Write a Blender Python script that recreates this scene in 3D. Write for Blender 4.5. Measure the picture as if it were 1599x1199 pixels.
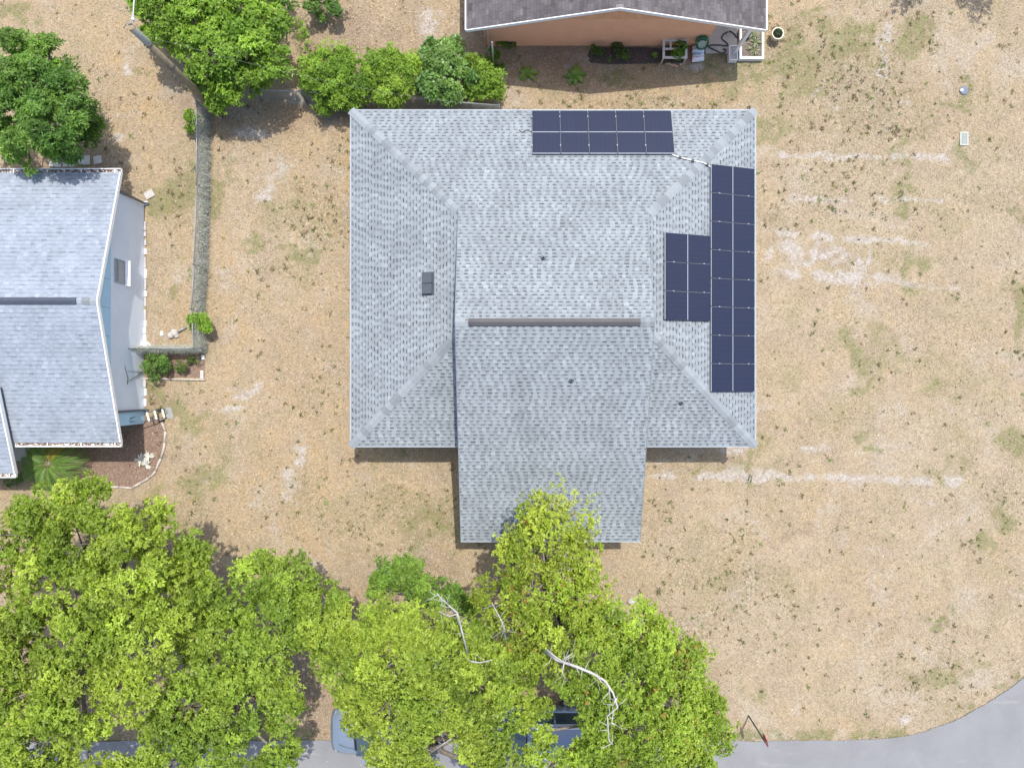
import bpy, bmesh, math, random
import numpy as np
from mathutils import Vector, Matrix

for o in list(bpy.data.objects):
    bpy.data.objects.remove(o)
scene = bpy.context.scene
COL = scene.collection
H = 31.0                      # height of the drone above the lawn
K = 1.44 / 1599.0             # metres per photo pixel and metre of distance

# ------------------------------------------------------------------ camera, sky, sun, exposure
cam_d = bpy.data.cameras.new('camera')
cam = bpy.data.objects.new('camera', cam_d)
COL.objects.link(cam)
cam.location = (0, 0, H)
cam.rotation_euler = (0, 0, 0)
cam_d.sensor_fit = 'HORIZONTAL'
cam_d.sensor_width = 36.0
cam_d.lens = 25.0
cam_d.clip_start = 0.1
cam_d.clip_end = 1500
scene.camera = cam

SUN_EL = math.radians(69.5)
SUN_AZ = math.radians(24.0)   # from +Y towards +X
world = bpy.data.worlds.new('World')
scene.world = world
world.use_nodes = True
wn = world.node_tree
wn.nodes.clear()
sky = wn.nodes.new('ShaderNodeTexSky')
sky.sky_type = 'NISHITA'
sky.sun_disc = False
sky.sun_elevation = SUN_EL
sky.sun_rotation = SUN_AZ
sky.air_density = 1.0
sky.dust_density = 2.5
bg = wn.nodes.new('ShaderNodeBackground')
bg.inputs['Strength'].default_value = 0.15
wo = wn.nodes.new('ShaderNodeOutputWorld')
wn.links.new(sky.outputs[0], bg.inputs['Color'])
wn.links.new(bg.outputs[0], wo.inputs['Surface'])

sun_d = bpy.data.lights.new('sun', 'SUN')
sun_d.energy = 2.9
sun_d.angle = math.radians(0.53)
sun_d.color = (1.0, 0.96, 0.90)
sun = bpy.data.objects.new('sun', sun_d)
COL.objects.link(sun)
sun.location = (8, 20, 60)
sdir = Vector((-math.sin(SUN_AZ) * math.cos(SUN_EL), -math.cos(SUN_AZ) * math.cos(SUN_EL), -math.sin(SUN_EL)))
sun.rotation_euler = sdir.to_track_quat('-Z', 'Y').to_euler()

scene.view_settings.view_transform = 'Standard'
scene.view_settings.look = 'None'
scene.view_settings.exposure = 0.76
scene.view_settings.gamma = 1.0
scene.view_settings.use_curve_mapping = False

rng = np.random.default_rng(7)
R_ = random.Random(11)


def G(px, py, z=0.0):
    k = K * (H - z)
    return Vector(((px - 799.5) * k, (599.5 - py) * k, z))


# ------------------------------------------------------------------ helpers: objects
ORG = {}


def thing(name, label, cat, loc=(0, 0, 0), group=None):
    o = bpy.data.objects.new(name, None)
    o.empty_display_size = 0.2
    COL.objects.link(o)
    o.location = loc
    ORG[o] = Vector(loc)
    o['label'] = label
    o['category'] = cat
    if group:
        o['group'] = group
    return o


def put(name, me, parent=None, kind=None, label=None, cat=None, group=None):
    """link a mesh written in world coordinates, re-based on its parent"""
    o = bpy.data.objects.new(name, me)
    COL.objects.link(o)
    org = ORG.get(parent, Vector((0, 0, 0)))
    if parent is not None:
        o.parent = parent
        if org.length > 0:
            me.transform(Matrix.Translation(-org))
    ORG[o] = org
    if kind:
        o['kind'] = kind
    if label:
        o['label'] = label
    if cat:
        o['category'] = cat
    if group:
        o['group'] = group
    return o


class MB:
    """collects faces; build() makes ONE mesh object"""

    def __init__(self):
        self.v, self.f, self.m, self.s = [], [], [], []

    def face(self, pts, mat=0, smooth=False):
        n = len(self.v)
        self.v += [tuple(p) for p in pts]
        self.f.append(tuple(range(n, n + len(pts))))
        self.m.append(mat)
        self.s.append(smooth)

    def box(self, lo, hi, mat=0):
        x0, y0, z0 = lo
        x1, y1, z1 = hi
        n = len(self.v)
        self.v += [(x0, y0, z0), (x1, y0, z0), (x1, y1, z0), (x0, y1, z0), (x0, y0, z1), (x1, y0, z1), (x1, y1, z1), (x0, y1, z1)]
        for q in ((0, 3, 2, 1), (4, 5, 6, 7), (0, 1, 5, 4), (1, 2, 6, 5), (2, 3, 7, 6), (3, 0, 4, 7)):
            self.f.append(tuple(n + i for i in q))
            self.m.append(mat)
            self.s.append(False)

    def obox(self, c, ax, ay, az, mat=0):
        """oriented box: centre and three half-axis vectors"""
        c, ax, ay, az = Vector(c), Vector(ax), Vector(ay), Vector(az)
        n = len(self.v)
        for sz in (-1, 1):
            for sx, sy in ((-1, -1), (1, -1), (1, 1), (-1, 1)):
                self.v.append(tuple(c + ax * sx + ay * sy + az * sz))
        for q in ((0, 3, 2, 1), (4, 5, 6, 7), (0, 1, 5, 4), (1, 2, 6, 5), (2, 3, 7, 6), (3, 0, 4, 7)):
            self.f.append(tuple(n + i for i in q))
            self.m.append(mat)
            self.s.append(False)

    def tube(self, pts, rad, n=8, mat=0, caps=True, smooth=True):
        pts = [Vector(p) for p in pts]
        if not hasattr(rad, '__len__'):
            rad = [rad] * len(pts)
        base = len(self.v)
        up = Vector((0.13, 0.21, 0.97))
        for i, p in enumerate(pts):
            d = (pts[min(i + 1, len(pts) - 1)] - pts[max(i - 1, 0)])
            d = d.normalized() if d.length > 1e-9 else Vector((0, 0, 1))
            a = d.cross(up)
            if a.length < 0.05:
                a = d.cross(Vector((1, 0, 0)))
            a.normalize()
            b = d.cross(a)
            for k in range(n):
                t = 2 * math.pi * k / n
                self.v.append(tuple(p + (a * math.cos(t) + b * math.sin(t)) * rad[i]))
        for i in range(len(pts) - 1):
            for k in range(n):
                k2 = (k + 1) % n
                self.f.append((base + i * n + k, base + i * n + k2, base + (i + 1) * n + k2, base + (i + 1) * n + k))
                self.m.append(mat)
                self.s.append(smooth)
        if caps:
            self.f.append(tuple(base + k for k in reversed(range(n))))
            self.f.append(tuple(base + (len(pts) - 1) * n + k for k in range(n)))
            self.m += [mat, mat]
            self.s += [False, False]

    def lathe(self, c, prof, n=20, mat=0):
        """prof: list of (radius, z) about the vertical through c"""
        base = len(self.v)
        for r, z in prof:
            for k in range(n):
                t = 2 * math.pi * k / n
                self.v.append((c[0] + r * math.cos(t), c[1] + r * math.sin(t), c[2] + z))
        for i in range(len(prof) - 1):
            for k in range(n):
                k2 = (k + 1) % n
                self.f.append((base + i * n + k, base + i * n + k2, base + (i + 1) * n + k2, base + (i + 1) * n + k))
                self.m.append(mat)
                self.s.append(True)

    def mesh(self, name, mats):
        me = bpy.data.meshes.new(name)
        me.from_pydata(self.v, [], self.f)
        for m in mats if isinstance(mats, (list, tuple)) else [mats]:
            me.materials.append(m)
        me.polygons.foreach_set('material_index', self.m)
        me.polygons.foreach_set('use_smooth', self.s)
        me.update()
        return me

    def build(self, name, mats, parent=None, **kw):
        return put(name, self.mesh(name, mats), parent, **kw)


def bulk(name, V, nper, mat, parent=None, col=None, **kw):
    """many separate polygons of nper corners each, V (N*nper, 3), one colour per polygon"""
    V = np.asarray(V, np.float32)
    n = len(V)
    np_ = n // nper
    me = bpy.data.meshes.new(name)
    me.vertices.add(n)
    me.vertices.foreach_set('co', V.ravel())
    me.loops.add(n)
    me.loops.foreach_set('vertex_index', np.arange(n, dtype=np.int32))
    me.polygons.add(np_)
    me.polygons.foreach_set('loop_start', np.arange(0, n, nper, dtype=np.int32))
    me.update(calc_edges=True)
    if col is not None:
        a = me.color_attributes.new('Col', 'FLOAT_COLOR', 'POINT')
        c = np.ones((np_, 4), np.float32)
        c[:, :3] = col
        a.data.foreach_set('color', np.repeat(c, nper, axis=0).ravel())
    me.materials.append(mat)
    return put(name, me, parent, **kw)


# ------------------------------------------------------------------ numpy noise
def vnoise(x, y, scale, seed):
    r = np.random.default_rng(seed)
    tab = r.random((256, 256))
    X, Y = x * scale + 1000.3, y * scale + 1000.7
    xi, yi = np.floor(X).astype(int), np.floor(Y).astype(int)
    fx, fy = X - xi, Y - yi
    fx, fy = fx * fx * (3 - 2 * fx), fy * fy * (3 - 2 * fy)
    a, b = tab[xi % 256, yi % 256], tab[(xi + 1) % 256, yi % 256]
    c, d = tab[xi % 256, (yi + 1) % 256], tab[(xi + 1) % 256, (yi + 1) % 256]
    return (a * (1 - fx) + b * fx) * (1 - fy) + (c * (1 - fx) + d * fx) * fy


def fbm(x, y, scale, seed, octv=4):
    s, amp, tot = 0, 1.0, 0
    for k in range(octv):
        s = s + amp * vnoise(x, y, scale * 2 ** k, seed + k)
        tot += amp
        amp *= 0.55
    return s / tot


def sstep(a, b, x):
    t = np.clip((x - a) / (b - a), 0, 1)
    return t * t * (3 - 2 * t)


# ------------------------------------------------------------------ materials
def new_mat(name):
    m = bpy.data.materials.new(name)
    m.use_nodes = True
    nt = m.node_tree
    nt.nodes.clear()
    out = nt.nodes.new('ShaderNodeOutputMaterial')
    return m, nt, out


def N(nt, typ, **kw):
    n = nt.nodes.new(typ)
    for k, v in kw.items():
        setattr(n, k, v)
    return n


def noise(nt, coord, scale, detail=4, rough=0.6, dist=0.0):
    n = N(nt, 'ShaderNodeTexNoise')
    n.inputs['Scale'].default_value = scale
    n.inputs['Detail'].default_value = detail
    n.inputs['Roughness'].default_value = rough
    n.inputs['Distortion'].default_value = dist
    nt.links.new(coord, n.inputs['Vector'])
    return n.outputs['Fac']


def maprange(nt, val, a, b, c=0.0, d=1.0):
    n = N(nt, 'ShaderNodeMapRange')
    n.inputs[1].default_value, n.inputs[2].default_value = a, b
    n.inputs[3].default_value, n.inputs[4].default_value = c, d
    nt.links.new(val, n.inputs[0])
    return n.outputs[0]


def mix(nt, fac, a, b, mode='MIX'):
    n = N(nt, 'ShaderNodeMix', data_type='RGBA', blend_type=mode)
    for sock, v in ((n.inputs[0], fac), (n.inputs[6], a), (n.inputs[7], b)):
        if isinstance(v, (int, float)):
            sock.default_value = v
        elif isinstance(v, tuple):
            sock.default_value = v + (1.0,) if len(v) == 3 else v
        else:
            nt.links.new(v, sock)
    return n.outputs[2]


def math_(nt, op, a, b=0.0):
    n = N(nt, 'ShaderNodeMath', operation=op)
    for sock, v in ((n.inputs[0], a), (n.inputs[1], b)):
        if isinstance(v, (int, float)):
            sock.default_value = v
        else:
            nt.links.new(v, sock)
    return n.outputs[0]


def plain(name, col, rough=0.7, metal=0.0, var=0.12, scale=6.0, bump=0.0, coat=0.0, spec=0.5, dirt=None):
    m, nt, out = new_mat(name)
    p = N(nt, 'ShaderNodeBsdfPrincipled')
    tc = N(nt, 'ShaderNodeTexCoord').outputs['Object']
    n1 = noise(nt, tc, scale, 5, 0.65)
    c = mix(nt, maprange(nt, n1, 0.3, 0.7), tuple(x * (1 - var) for x in col), tuple(min(1, x * (1 + var)) for x in col))
    if dirt:
        n2 = noise(nt, tc, scale * 0.35, 6, 0.7)
        c = mix(nt, maprange(nt, n2, 0.55, 0.75, 0, 0.7), c, dirt)
    nt.links.new(c, p.inputs['Base Color'])
    p.inputs['Roughness'].default_value = rough
    p.inputs['Metallic'].default_value = metal
    p.inputs['Coat Weight'].default_value = coat
    p.inputs['Specular IOR Level'].default_value = spec
    if bump:
        b = N(nt, 'ShaderNodeBump')
        b.inputs['Strength'].default_value = bump
        b.inputs['Distance'].default_value = 0.01
        nt.links.new(noise(nt, tc, scale * 6, 4, 0.6), b.inputs['Height'])
        nt.links.new(b.outputs[0], p.inputs['Normal'])
    nt.links.new(p.outputs[0], out.inputs[0])
    return m


def leaf_mat(name, trans=0.35, rough=0.5, spec=0.35):
    m, nt, out = new_mat(name)
    at = N(nt, 'ShaderNodeAttribute', attribute_name='Col')
    p = N(nt, 'ShaderNodeBsdfPrincipled')
    p.inputs['Roughness'].default_value = rough
    p.inputs['Specular IOR Level'].default_value = spec
    nt.links.new(at.outputs['Color'], p.inputs['Base Color'])
    t = N(nt, 'ShaderNodeBsdfTranslucent')
    tcol = mix(nt, 1.0, at.outputs['Color'], (1.5, 1.6, 0.7), 'MULTIPLY')
    nt.links.new(tcol, t.inputs['Color'])
    ms = N(nt, 'ShaderNodeMixShader')
    ms.inputs[0].default_value = trans
    nt.links.new(p.outputs[0], ms.inputs[1])
    nt.links.new(t.outputs[0], ms.inputs[2])
    nt.links.new(ms.outputs[0], out.inputs[0])
    return m


def col_mat(name, rough=0.9, spec=0.3, grain=0.25, gscale=60.0, big=0.1):
    """colour from the pieces themselves, with fine grain and broad wear on top"""
    m, nt, out = new_mat(name)
    at = N(nt, 'ShaderNodeAttribute', attribute_name='Col')
    tc = N(nt, 'ShaderNodeTexCoord').outputs['Object']
    g = noise(nt, tc, gscale, 2, 0.5)
    c = mix(nt, 1.0, at.outputs['Color'], mix(nt, maprange(nt, g, 0.25, 0.75), (1 - grain,) * 3, (1 + grain,) * 3), 'MULTIPLY')
    g3 = noise(nt, tc, 2.6, 4, 0.6)
    c = mix(nt, 1.0, c, mix(nt, maprange(nt, g3, 0.35, 0.65), (1 - big * .45,) * 3, (1 + big * .45,) * 3), 'MULTIPLY')
    g2 = noise(nt, tc, 0.7, 5, 0.65)
    c = mix(nt, 1.0, c, mix(nt, maprange(nt, g2, 0.3, 0.7), (1 - big,) * 3, (1 + big,) * 3), 'MULTIPLY')
    p = N(nt, 'ShaderNodeBsdfPrincipled')
    p.inputs['Roughness'].default_value = rough
    p.inputs['Specular IOR Level'].default_value = spec
    nt.links.new(c, p.inputs['Base Color'])
    nt.links.new(p.outputs[0], out.inputs[0])
    return m


M = {}
M['shingle'] = col_mat('grey_shingle', grain=0.14, gscale=45, big=0.13)
M['shingle_brown'] = col_mat('brown_shingle', grain=0.22, gscale=30, big=0.2)
M['litter'] = col_mat('dead_plant', grain=0.1, gscale=20)
M['leaf'] = leaf_mat('leaf', 0.38)
M['leaf_gloss'] = leaf_mat('glossy_leaf', 0.25, 0.42, 0.45)
M['blade'] = leaf_mat('grass_blade', 0.15, 0.8, 0.1)
M['bark'] = plain('grey_bark', (0.20, 0.17, 0.14), 0.9, var=0.35, scale=9, bump=0.6)
M['dead_wood'] = plain('bleached_dead_wood', (0.46, 0.435, 0.42), 0.85, var=0.2, scale=12, bump=0.3)
M['fascia'] = plain('white_fascia', (0.36, 0.41, 0.46), 0.55, var=0.04)
M['soffit'] = plain('soffit', (0.6, 0.6, 0.58), 0.8)
M['white'] = plain('white_paint', (0.78, 0.78, 0.76), 0.5, var=0.05, dirt=(0.6, 0.58, 0.52))
M['stucco_main'] = plain('grey_stucco', (0.55, 0.58, 0.60), 0.9, bump=0.3)
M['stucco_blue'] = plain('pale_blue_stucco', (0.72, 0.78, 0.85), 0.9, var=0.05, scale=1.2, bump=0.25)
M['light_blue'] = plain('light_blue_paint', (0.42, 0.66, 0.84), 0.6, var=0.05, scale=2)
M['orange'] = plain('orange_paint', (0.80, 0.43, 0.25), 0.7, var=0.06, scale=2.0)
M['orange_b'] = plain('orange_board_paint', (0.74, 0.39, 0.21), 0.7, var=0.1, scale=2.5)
M['dark_metal'] = plain('dark_grey_metal', (0.09, 0.11, 0.13), 0.45, var=0.1)
M['black'] = plain('black_rubber', (0.02, 0.02, 0.02), 0.6)
M['vent_brown'] = plain('ridge_vent_plastic', (0.062, 0.060, 0.064), 0.6, var=0.15, scale=3)
M['vent_navy'] = plain('ridge_vent_navy', (0.05, 0.06, 0.085), 0.5, var=0.15, scale=3)
M['alu'] = plain('aluminium', (0.42, 0.44, 0.47), 0.35, metal=0.6, var=0.05)
M['pv_frame'] = plain('dark_anodised', (0.03, 0.035, 0.05), 0.4, metal=0.4)
M['galv'] = plain('galvanised_wire', (0.27, 0.285, 0.28), 0.55, metal=0.3, var=0.2)
M['concrete'] = plain('concrete', (0.46, 0.43, 0.39), 0.9, var=0.12, scale=2.5, bump=0.3, dirt=(0.3, 0.27, 0.23))
M['paver'] = plain('pale_paver', (0.50, 0.49, 0.47), 0.9, var=0.15, scale=5, dirt=(0.35, 0.3, 0.24))
M['pole'] = plain('weathered_pole_wood', (0.24, 0.19, 0.125), 0.9, var=0.25, scale=7, bump=0.5)
M['old_wood'] = plain('grey_old_wood', (0.42, 0.37, 0.32), 0.9, var=0.25, scale=8, bump=0.4)
M['soil'] = plain('dark_soil', (0.075, 0.06, 0.05), 0.95, var=0.5, scale=14, bump=0.8)
M['mulch'] = plain('red_brown_mulch', (0.19, 0.125, 0.092), 0.95, var=0.5, scale=18, bump=0.9, dirt=(0.36, 0.30, 0.25))
M['bed_earth'] = plain('grey_brown_earth', (0.15, 0.125, 0.105), 0.95, var=0.5, scale=16, bump=0.8, dirt=(0.34, 0.29, 0.24))
M['green_plastic'] = plain('green_plastic', (0.03, 0.17, 0.07), 0.4)
M['cream'] = plain('cream_plastic', (0.72, 0.66, 0.55), 0.5, var=0.06)
M['red'] = plain('red_sheeting', (0.55, 0.03, 0.03), 0.4)
M['post_green'] = plain('dark_green_post', (0.05, 0.085, 0.06), 0.5)
M['rock'] = plain('pale_limestone', (0.42, 0.40, 0.37), 0.9, var=0.2, scale=6, bump=0.6)
M['lid'] = plain('grey_green_lid', (0.22, 0.25, 0.23), 0.6, var=0.1)
M['slate'] = plain('blue_grey_plastic', (0.13, 0.15, 0.20), 0.6)
M['tyre'] = plain('tyre_rubber', (0.025, 0.025, 0.027), 0.8)
M['bag'] = plain('woven_bag_plastic', (0.70, 0.76, 0.80), 0.35, var=0.1, scale=9)
M['bag_red'] = plain('bag_red_print', (0.55, 0.10, 0.14), 0.4)
M['bag_green'] = plain('bag_green_print', (0.30, 0.52, 0.46), 0.4, var=0.3, scale=20)


def pv_mat():
    m, nt, out = new_mat('solar_cells')
    tc = N(nt, 'ShaderNodeTexCoord').outputs['Object']
    sep = N(nt, 'ShaderNodeSeparateXYZ')
    nt.links.new(tc, sep.inputs[0])

    def lines(sock, period, width):
        f = math_(nt, 'FRACT', math_(nt, 'DIVIDE', math_(nt, 'ADD', sock, 10.0), period))
        return math_(nt, 'LESS_THAN', f, width)
    cell = math_(nt, 'MAXIMUM', lines(sep.outputs[0], 0.182, 0.05), lines(sep.outputs[1], 0.0835, 0.10))
    n1 = noise(nt, tc, 0.9, 4, 0.6)
    base = mix(nt, n1, (0.008, 0.014, 0.036), (0.015, 0.018, 0.042))
    c = mix(nt, math_(nt, 'MULTIPLY', cell, 0.30), base, (0.05, 0.06, 0.09))
    c = mix(nt, maprange(nt, noise(nt, tc, 5, 6, 0.7), 0.5, 0.8, 0, 0.22), c, (0.055, 0.04, 0.05))
    p = N(nt, 'ShaderNodeBsdfPrincipled')
    nt.links.new(c, p.inputs['Base Color'])
    p.inputs['Roughness'].default_value = 0.35
    p.inputs['Coat Weight'].default_value = 0.3
    p.inputs['Specular IOR Level'].default_value = 0.3
    p.inputs['Coat Roughness'].default_value = 0.12
    nt.links.new(p.outputs[0], out.inputs[0])
    return m


M['pv'] = pv_mat()
M['slate_trim'] = plain('slate_grey_trim', (0.15, 0.185, 0.22), 0.6, var=0.08)


def car_paint(name, col):
    m, nt, out = new_mat(name)
    p = N(nt, 'ShaderNodeBsdfPrincipled')
    tc = N(nt, 'ShaderNodeTexCoord').outputs['Object']
    c = mix(nt, noise(nt, tc, 300, 1, 0.5), tuple(x * 0.85 for x in col), tuple(x * 1.15 for x in col))
    c = mix(nt, maprange(nt, noise(nt, tc, 3, 6, 0.7), 0.5, 0.8, 0, 0.25), c, (0.35, 0.32, 0.28))
    nt.links.new(c, p.inputs['Base Color'])
    p.inputs['Metallic'].default_value = 0.55
    p.inputs['Roughness'].default_value = 0.38
    p.inputs['Coat Weight'].default_value = 0.8
    p.inputs['Coat Roughness'].default_value = 0.08
    nt.links.new(p.outputs[0], out.inputs[0])
    return m


M['car_silver'] = car_paint('silver_blue_car_paint', (0.27, 0.325, 0.39))
M['car_blue'] = car_paint('dark_blue_car_paint', (0.17, 0.22, 0.31))
M['glass'] = plain('dark_car_glass', (0.03, 0.05, 0.06), 0.08, var=0.05, coat=1.0)
M['window_glass'] = plain('window_glass', (0.20, 0.25, 0.28), 0.12, var=0.1)
M['chrome'] = plain('bright_metal', (0.85, 0.86, 0.88), 0.25, metal=0.9, var=0.02)
M['lamp'] = plain('lamp_lens', (0.45, 0.48, 0.50), 0.15, var=0.02)
M['tail'] = plain('tail_lamp_lens', (0.35, 0.02, 0.02), 0.2)

# ------------------------------------------------------------------ the setting: lawn, road
ROAD_EDGE = [(-900, 1160), (-300, 1158), (300, 1156), (800, 1155), (1150, 1156), (1290, 1156), (1360, 1155), (1410, 1151), (1450, 1141),
             (1500, 1121), (1545, 1096), (1575, 1076), (1600, 1056), (1640, 1016), (1690, 940), (1730, 840), (1750, 700), (1760, 400), (1760, -600)]
redge = [G(*p) for p in ROAD_EDGE]


def road_dist(x, y):
    """signed-ish distance to the road edge: negative on the road side"""
    best = np.full(x.shape, 1e9)
    side = np.zeros(x.shape)
    for a, b in zip(redge[:-1], redge[1:]):
        dx, dy = b.x - a.x, b.y - a.y
        L2 = dx * dx + dy * dy
        t = np.clip(((x - a.x) * dx + (y - a.y) * dy) / L2, 0, 1)
        qx, qy = a.x + t * dx, a.y + t * dy
        d = np.hypot(x - qx, y - qy)
        s = np.sign(dx * (y - a.y) - dy * (x - a.x))
        m = d < best
        best[m] = d[m]
        side[m] = s[m]
    return best * side


def seg(x, y, p, q, w):
    a, b = G(*p), G(*q)
    dx, dy = b.x - a.x, b.y - a.y
    t = np.clip(((x - a.x) * dx + (y - a.y) * dy) / (dx * dx + dy * dy), 0, 1)
    d = np.hypot(x - a.x - t * dx, y - a.y - t * dy)
    return np.exp(-(d / (w * K * H)) ** 2)


def blob(x, y, px, py, rx, ry=None):
    a = G(px, py)
    ry = ry or rx
    return np.exp(-(((x - a.x) / (rx * K * H)) ** 2 + ((y - a.y) / (ry * K * H)) ** 2))


def ground_masks(x, y):
    ux, uy = x, y
    wx_, wy_ = (fbm(x, y, 1.1, 61, 4) - .5) * 3.2, (fbm(x, y, 1.1, 71, 4) - .5) * 3.2
    x, y = ux + wx_ * .16, uy + wy_ * .12
    n1 = fbm(x, y, 0.9, 3, 5)
    n2 = fbm(x, y, 2.6, 21, 4)
    n3 = fbm(x, y, 0.25, 40, 4)
    sand = np.zeros_like(x)
    for p, q, w, s in (((1217, 241), (1300, 243), 5, 1.0), ((1300, 243), (1470, 246), 4, 0.75), ((1400, 243), (1475, 250), 6, 0.6),
                       ((1216, 312), (1290, 312), 4, 0.8), ((1290, 312), (1500, 316), 4, 0.7), ((1366, 311), (1385, 313), 6, 0.8),
                       ((1217, 364), (1310, 371), 6, 1.1), ((1300, 371), (1400, 377), 5, 1.0), ((1390, 378), (1520, 388), 6, 0.4),
                       ((1212, 428), (1300, 435), 6, 1.1), ((1290, 434), (1375, 440), 6, 0.9), ((1380, 440), (1530, 452), 7, 0.35),
                       ((1012, 743), (1100, 746), 5, 0.8), ((1090, 744), (1235, 745), 6, 1.0), ((1230, 745), (1500, 750), 12, 0.4),
                       ((1000, 722), (1250, 692), 9, 0.35), ((1190, 690), (1300, 700), 10, 0.4)):
        sand = np.maximum(sand, s * seg(x, y, p, q, w))
    for px, py, rx, ry, s in ((1350, 408, 28, 34, 0.62), (1280, 402, 64, 30, 0.44), (1350, 436, 26, 10, 1.0), (1240, 385, 20, 14, 0.7), (1300, 432, 90, 7, .8), (1205, 400, 12, 14, 0.6), (385, 632, 44, 24, 0.6), (402, 612, 12, 14, 0.7),
                              (445, 748, 22, 22, 0.55), (470, 700, 10, 12, 0.8), (468, 722, 10, 8, 0.9), (390, 800, 16, 24, 0.45), (392, 205, 36, 11, 0.7), (414, 300, 20, 14, 0.7), (430, 265, 60, 50, 0.30), (400, 625, 70, 40, .38), (440, 770, 60, 60, .28), (1330, 440, 160, 10, .4), (1120, 735, 140, 14, .36),
                              (1375, 95, 14, 40, 0.7), (1388, 60, 10, 26, 0.6), (1350, 95, 20, 14, 0.5), (1278, 140, 20, 20, 0.5), (1310, 165, 14, 8, 0.6), (1415, 160, 14, 12, 0.5),
                              (205, 105, 14, 26, 0.7), (243, 190, 14, 18, 0.6), (185, 215, 12, 12, 0.4), (680, 35, 40, 30, 0.55), (1090, 105, 12, 8, 0.7), (1115, 115, 8, 6, 0.8),
                              (875, 130, 20, 8, 0.6), (890, 108, 14, 8, 0.5), (1410, 1125, 20, 14, 0.4), (1350, 1030, 50, 30, 0.25), (985, 945, 30, 40, 0.4), (1440, 790, 60, 30, 0.3), (1070, 900, 70, 60, 0.25),
                              (680, 750, 24, 10, 0.5), (470, 150, 40, 12, 0.7), (220, 450, 8, 60, 0.3), (276, 440, 8, 14, 0.5), (194, 735, 12, 16, 0.7), (200, 680, 16, 16, 0.6)):
        sand = np.maximum(sand, s * blob(x, y, px, py, rx, ry))
    n4 = fbm(x, y, 1.6, 55, 3)
    sand = sand * (0.30 + 1.1 * n2) * (.35 + 1.3 * sstep(.32, .58, n4)) + 0.9 * np.maximum(0, n1 - 0.66)
    sand = np.clip(sstep(0.28, 0.62, sand), 0, 1)
    x, y = ux + wx_, uy + wy_
    green = np.zeros_like(x)
    for px, py, rx, ry, s in ((395, 375, 26, 18, 0.8), (475, 415, 18, 22, 0.6), (450, 300, 60, 40, 0.3), (340, 300, 14, 60, 0.6), (660, 820, 50, 40, 0.5), (600, 715, 50, 30, 0.4), (640, 850, 40, 14, 0.5),
                              (1412, 262, 14, 36, 0.8), (1415, 318, 20, 10, 0.9), (1415, 335, 40, 12, 0.6), (1440, 410, 36, 26, 0.55), (1400, 430, 16, 10, 0.8), (1590, 490, 14, 50, 0.9), (1590, 330, 14, 20, 0.6),
                              (1550, 830, 16, 26, 0.9), (1465, 955, 10, 12, 0.9), (1290, 1040, 14, 14, 0.7), (1470, 1060, 60, 30, 0.5), (1365, 680, 14, 12, 0.8), (1350, 620, 40, 60, 0.35), (1560, 640, 40, 60, 0.3),
                              (1265, 15, 14, 20, 1.0), (1380, 8, 20, 12, 0.9), (1430, 60, 20, 24, 0.8), (1290, 45, 30, 20, 0.5), (1505, 145, 16, 8, 0.9), (1240, 70, 20, 30, 0.6), (1180, 100, 50, 12, 0.8), (1100, 110, 60, 20, 0.5), (960, 125, 60, 14, 0.5),
                              (280, 300, 26, 40, 0.7), (250, 330, 22, 22, 0.5), (290, 420, 16, 30, 0.4), (260, 630, 40, 26, 0.7), (300, 660, 30, 30, 0.6), (330, 760, 50, 60, 0.45), (20, 10, 30, 14, 0.7), (225, 125, 14, 16, 0.6),
                              (1235, 110, 60, 60, .55), (1310, 60, 60, 50, .5), (1350, 545, 60, 40, .55), (1480, 600, 70, 50, .4), (1520, 250, 60, 50, .35), (1200, 200, 30, 40, .5), (1160, 730, 50, 10, 0.5), (1090, 720, 40, 8, 0.5), (1185, 700, 20, 12, 0.5), (1580, 690, 30, 30, 0.5), (1500, 720, 60, 50, 0.3), (720, 870, 40, 20, 0.3), (200, 805, 90, 24, 0.5), (1180, 1080, 16, 16, 0.5)):
        green = np.maximum(green, s * blob(x, y, px, py, rx, ry))
    rd = road_dist(ux + wx_ * .15, uy + wy_ * .15)
    green = np.maximum(green, 0.85 * np.exp(-((rd - 0.2) / 0.3) ** 2) * sstep(.38, .62, fbm(x, y, .8, 97, 4)))
    green = green * (0.3 + 1.4 * n2) + 1.3 * np.maximum(0, fbm(x, y, 0.7, 77, 5) - 0.60)
    green = np.clip(sstep(0.18, 0.62, green), 0, 1)
    brown = np.zeros_like(x)
    for px, py, rx, ry, s in ((560, 50, 120, 46, 0.7), (640, 20, 60, 40, 0.5), (470, 185, 80, 26, 0.7), (350, 190, 40, 26, 0.6), (640, 163, 140, 14, 0.8), (1240, 835, 30, 18, 0.6), (1290, 400, 40, 24, 0.6), (1220, 380, 16, 20, 0.5),
                              (870, 105, 100, 30, 0.7), (210, 660, 50, 60, 0.7), (200, 720, 60, 40, 0.8), (300, 880, 60, 40, 0.6), (470, 1110, 60, 60, 0.9), (560, 930, 60, 80, 0.5), (690, 880, 40, 30, 0.7), (140, 210, 24, 30, 0.8), (60, 245, 80, 14, 0.9),
                              (300, 150, 40, 30, 0.5), (100, 1050, 200, 150, 0.8), (400, 1080, 180, 100, 0.7), (750, 1080, 220, 100, 0.7), (1000, 1080, 120, 100, 0.6), (1450, 160, 60, 60, 0.25), (1350, 170, 120, 60, 0.3), (470, 560, 80, 90, 0.3),
                              (1010, 790, 40, 30, 0.3), (1120, 720, 60, 14, 0.4), (1340, 845, 40, 30, 0.3), (245, 830, 60, 60, 0.3)):
        brown = np.maximum(brown, s * blob(x, y, px, py, rx, ry))
    brown = np.clip(brown * (0.4 + 1.2 * n1) + 0.8 * np.maximum(0, fbm(x, y, 0.5, 91, 5) - 0.58), 0, 1)
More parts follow.
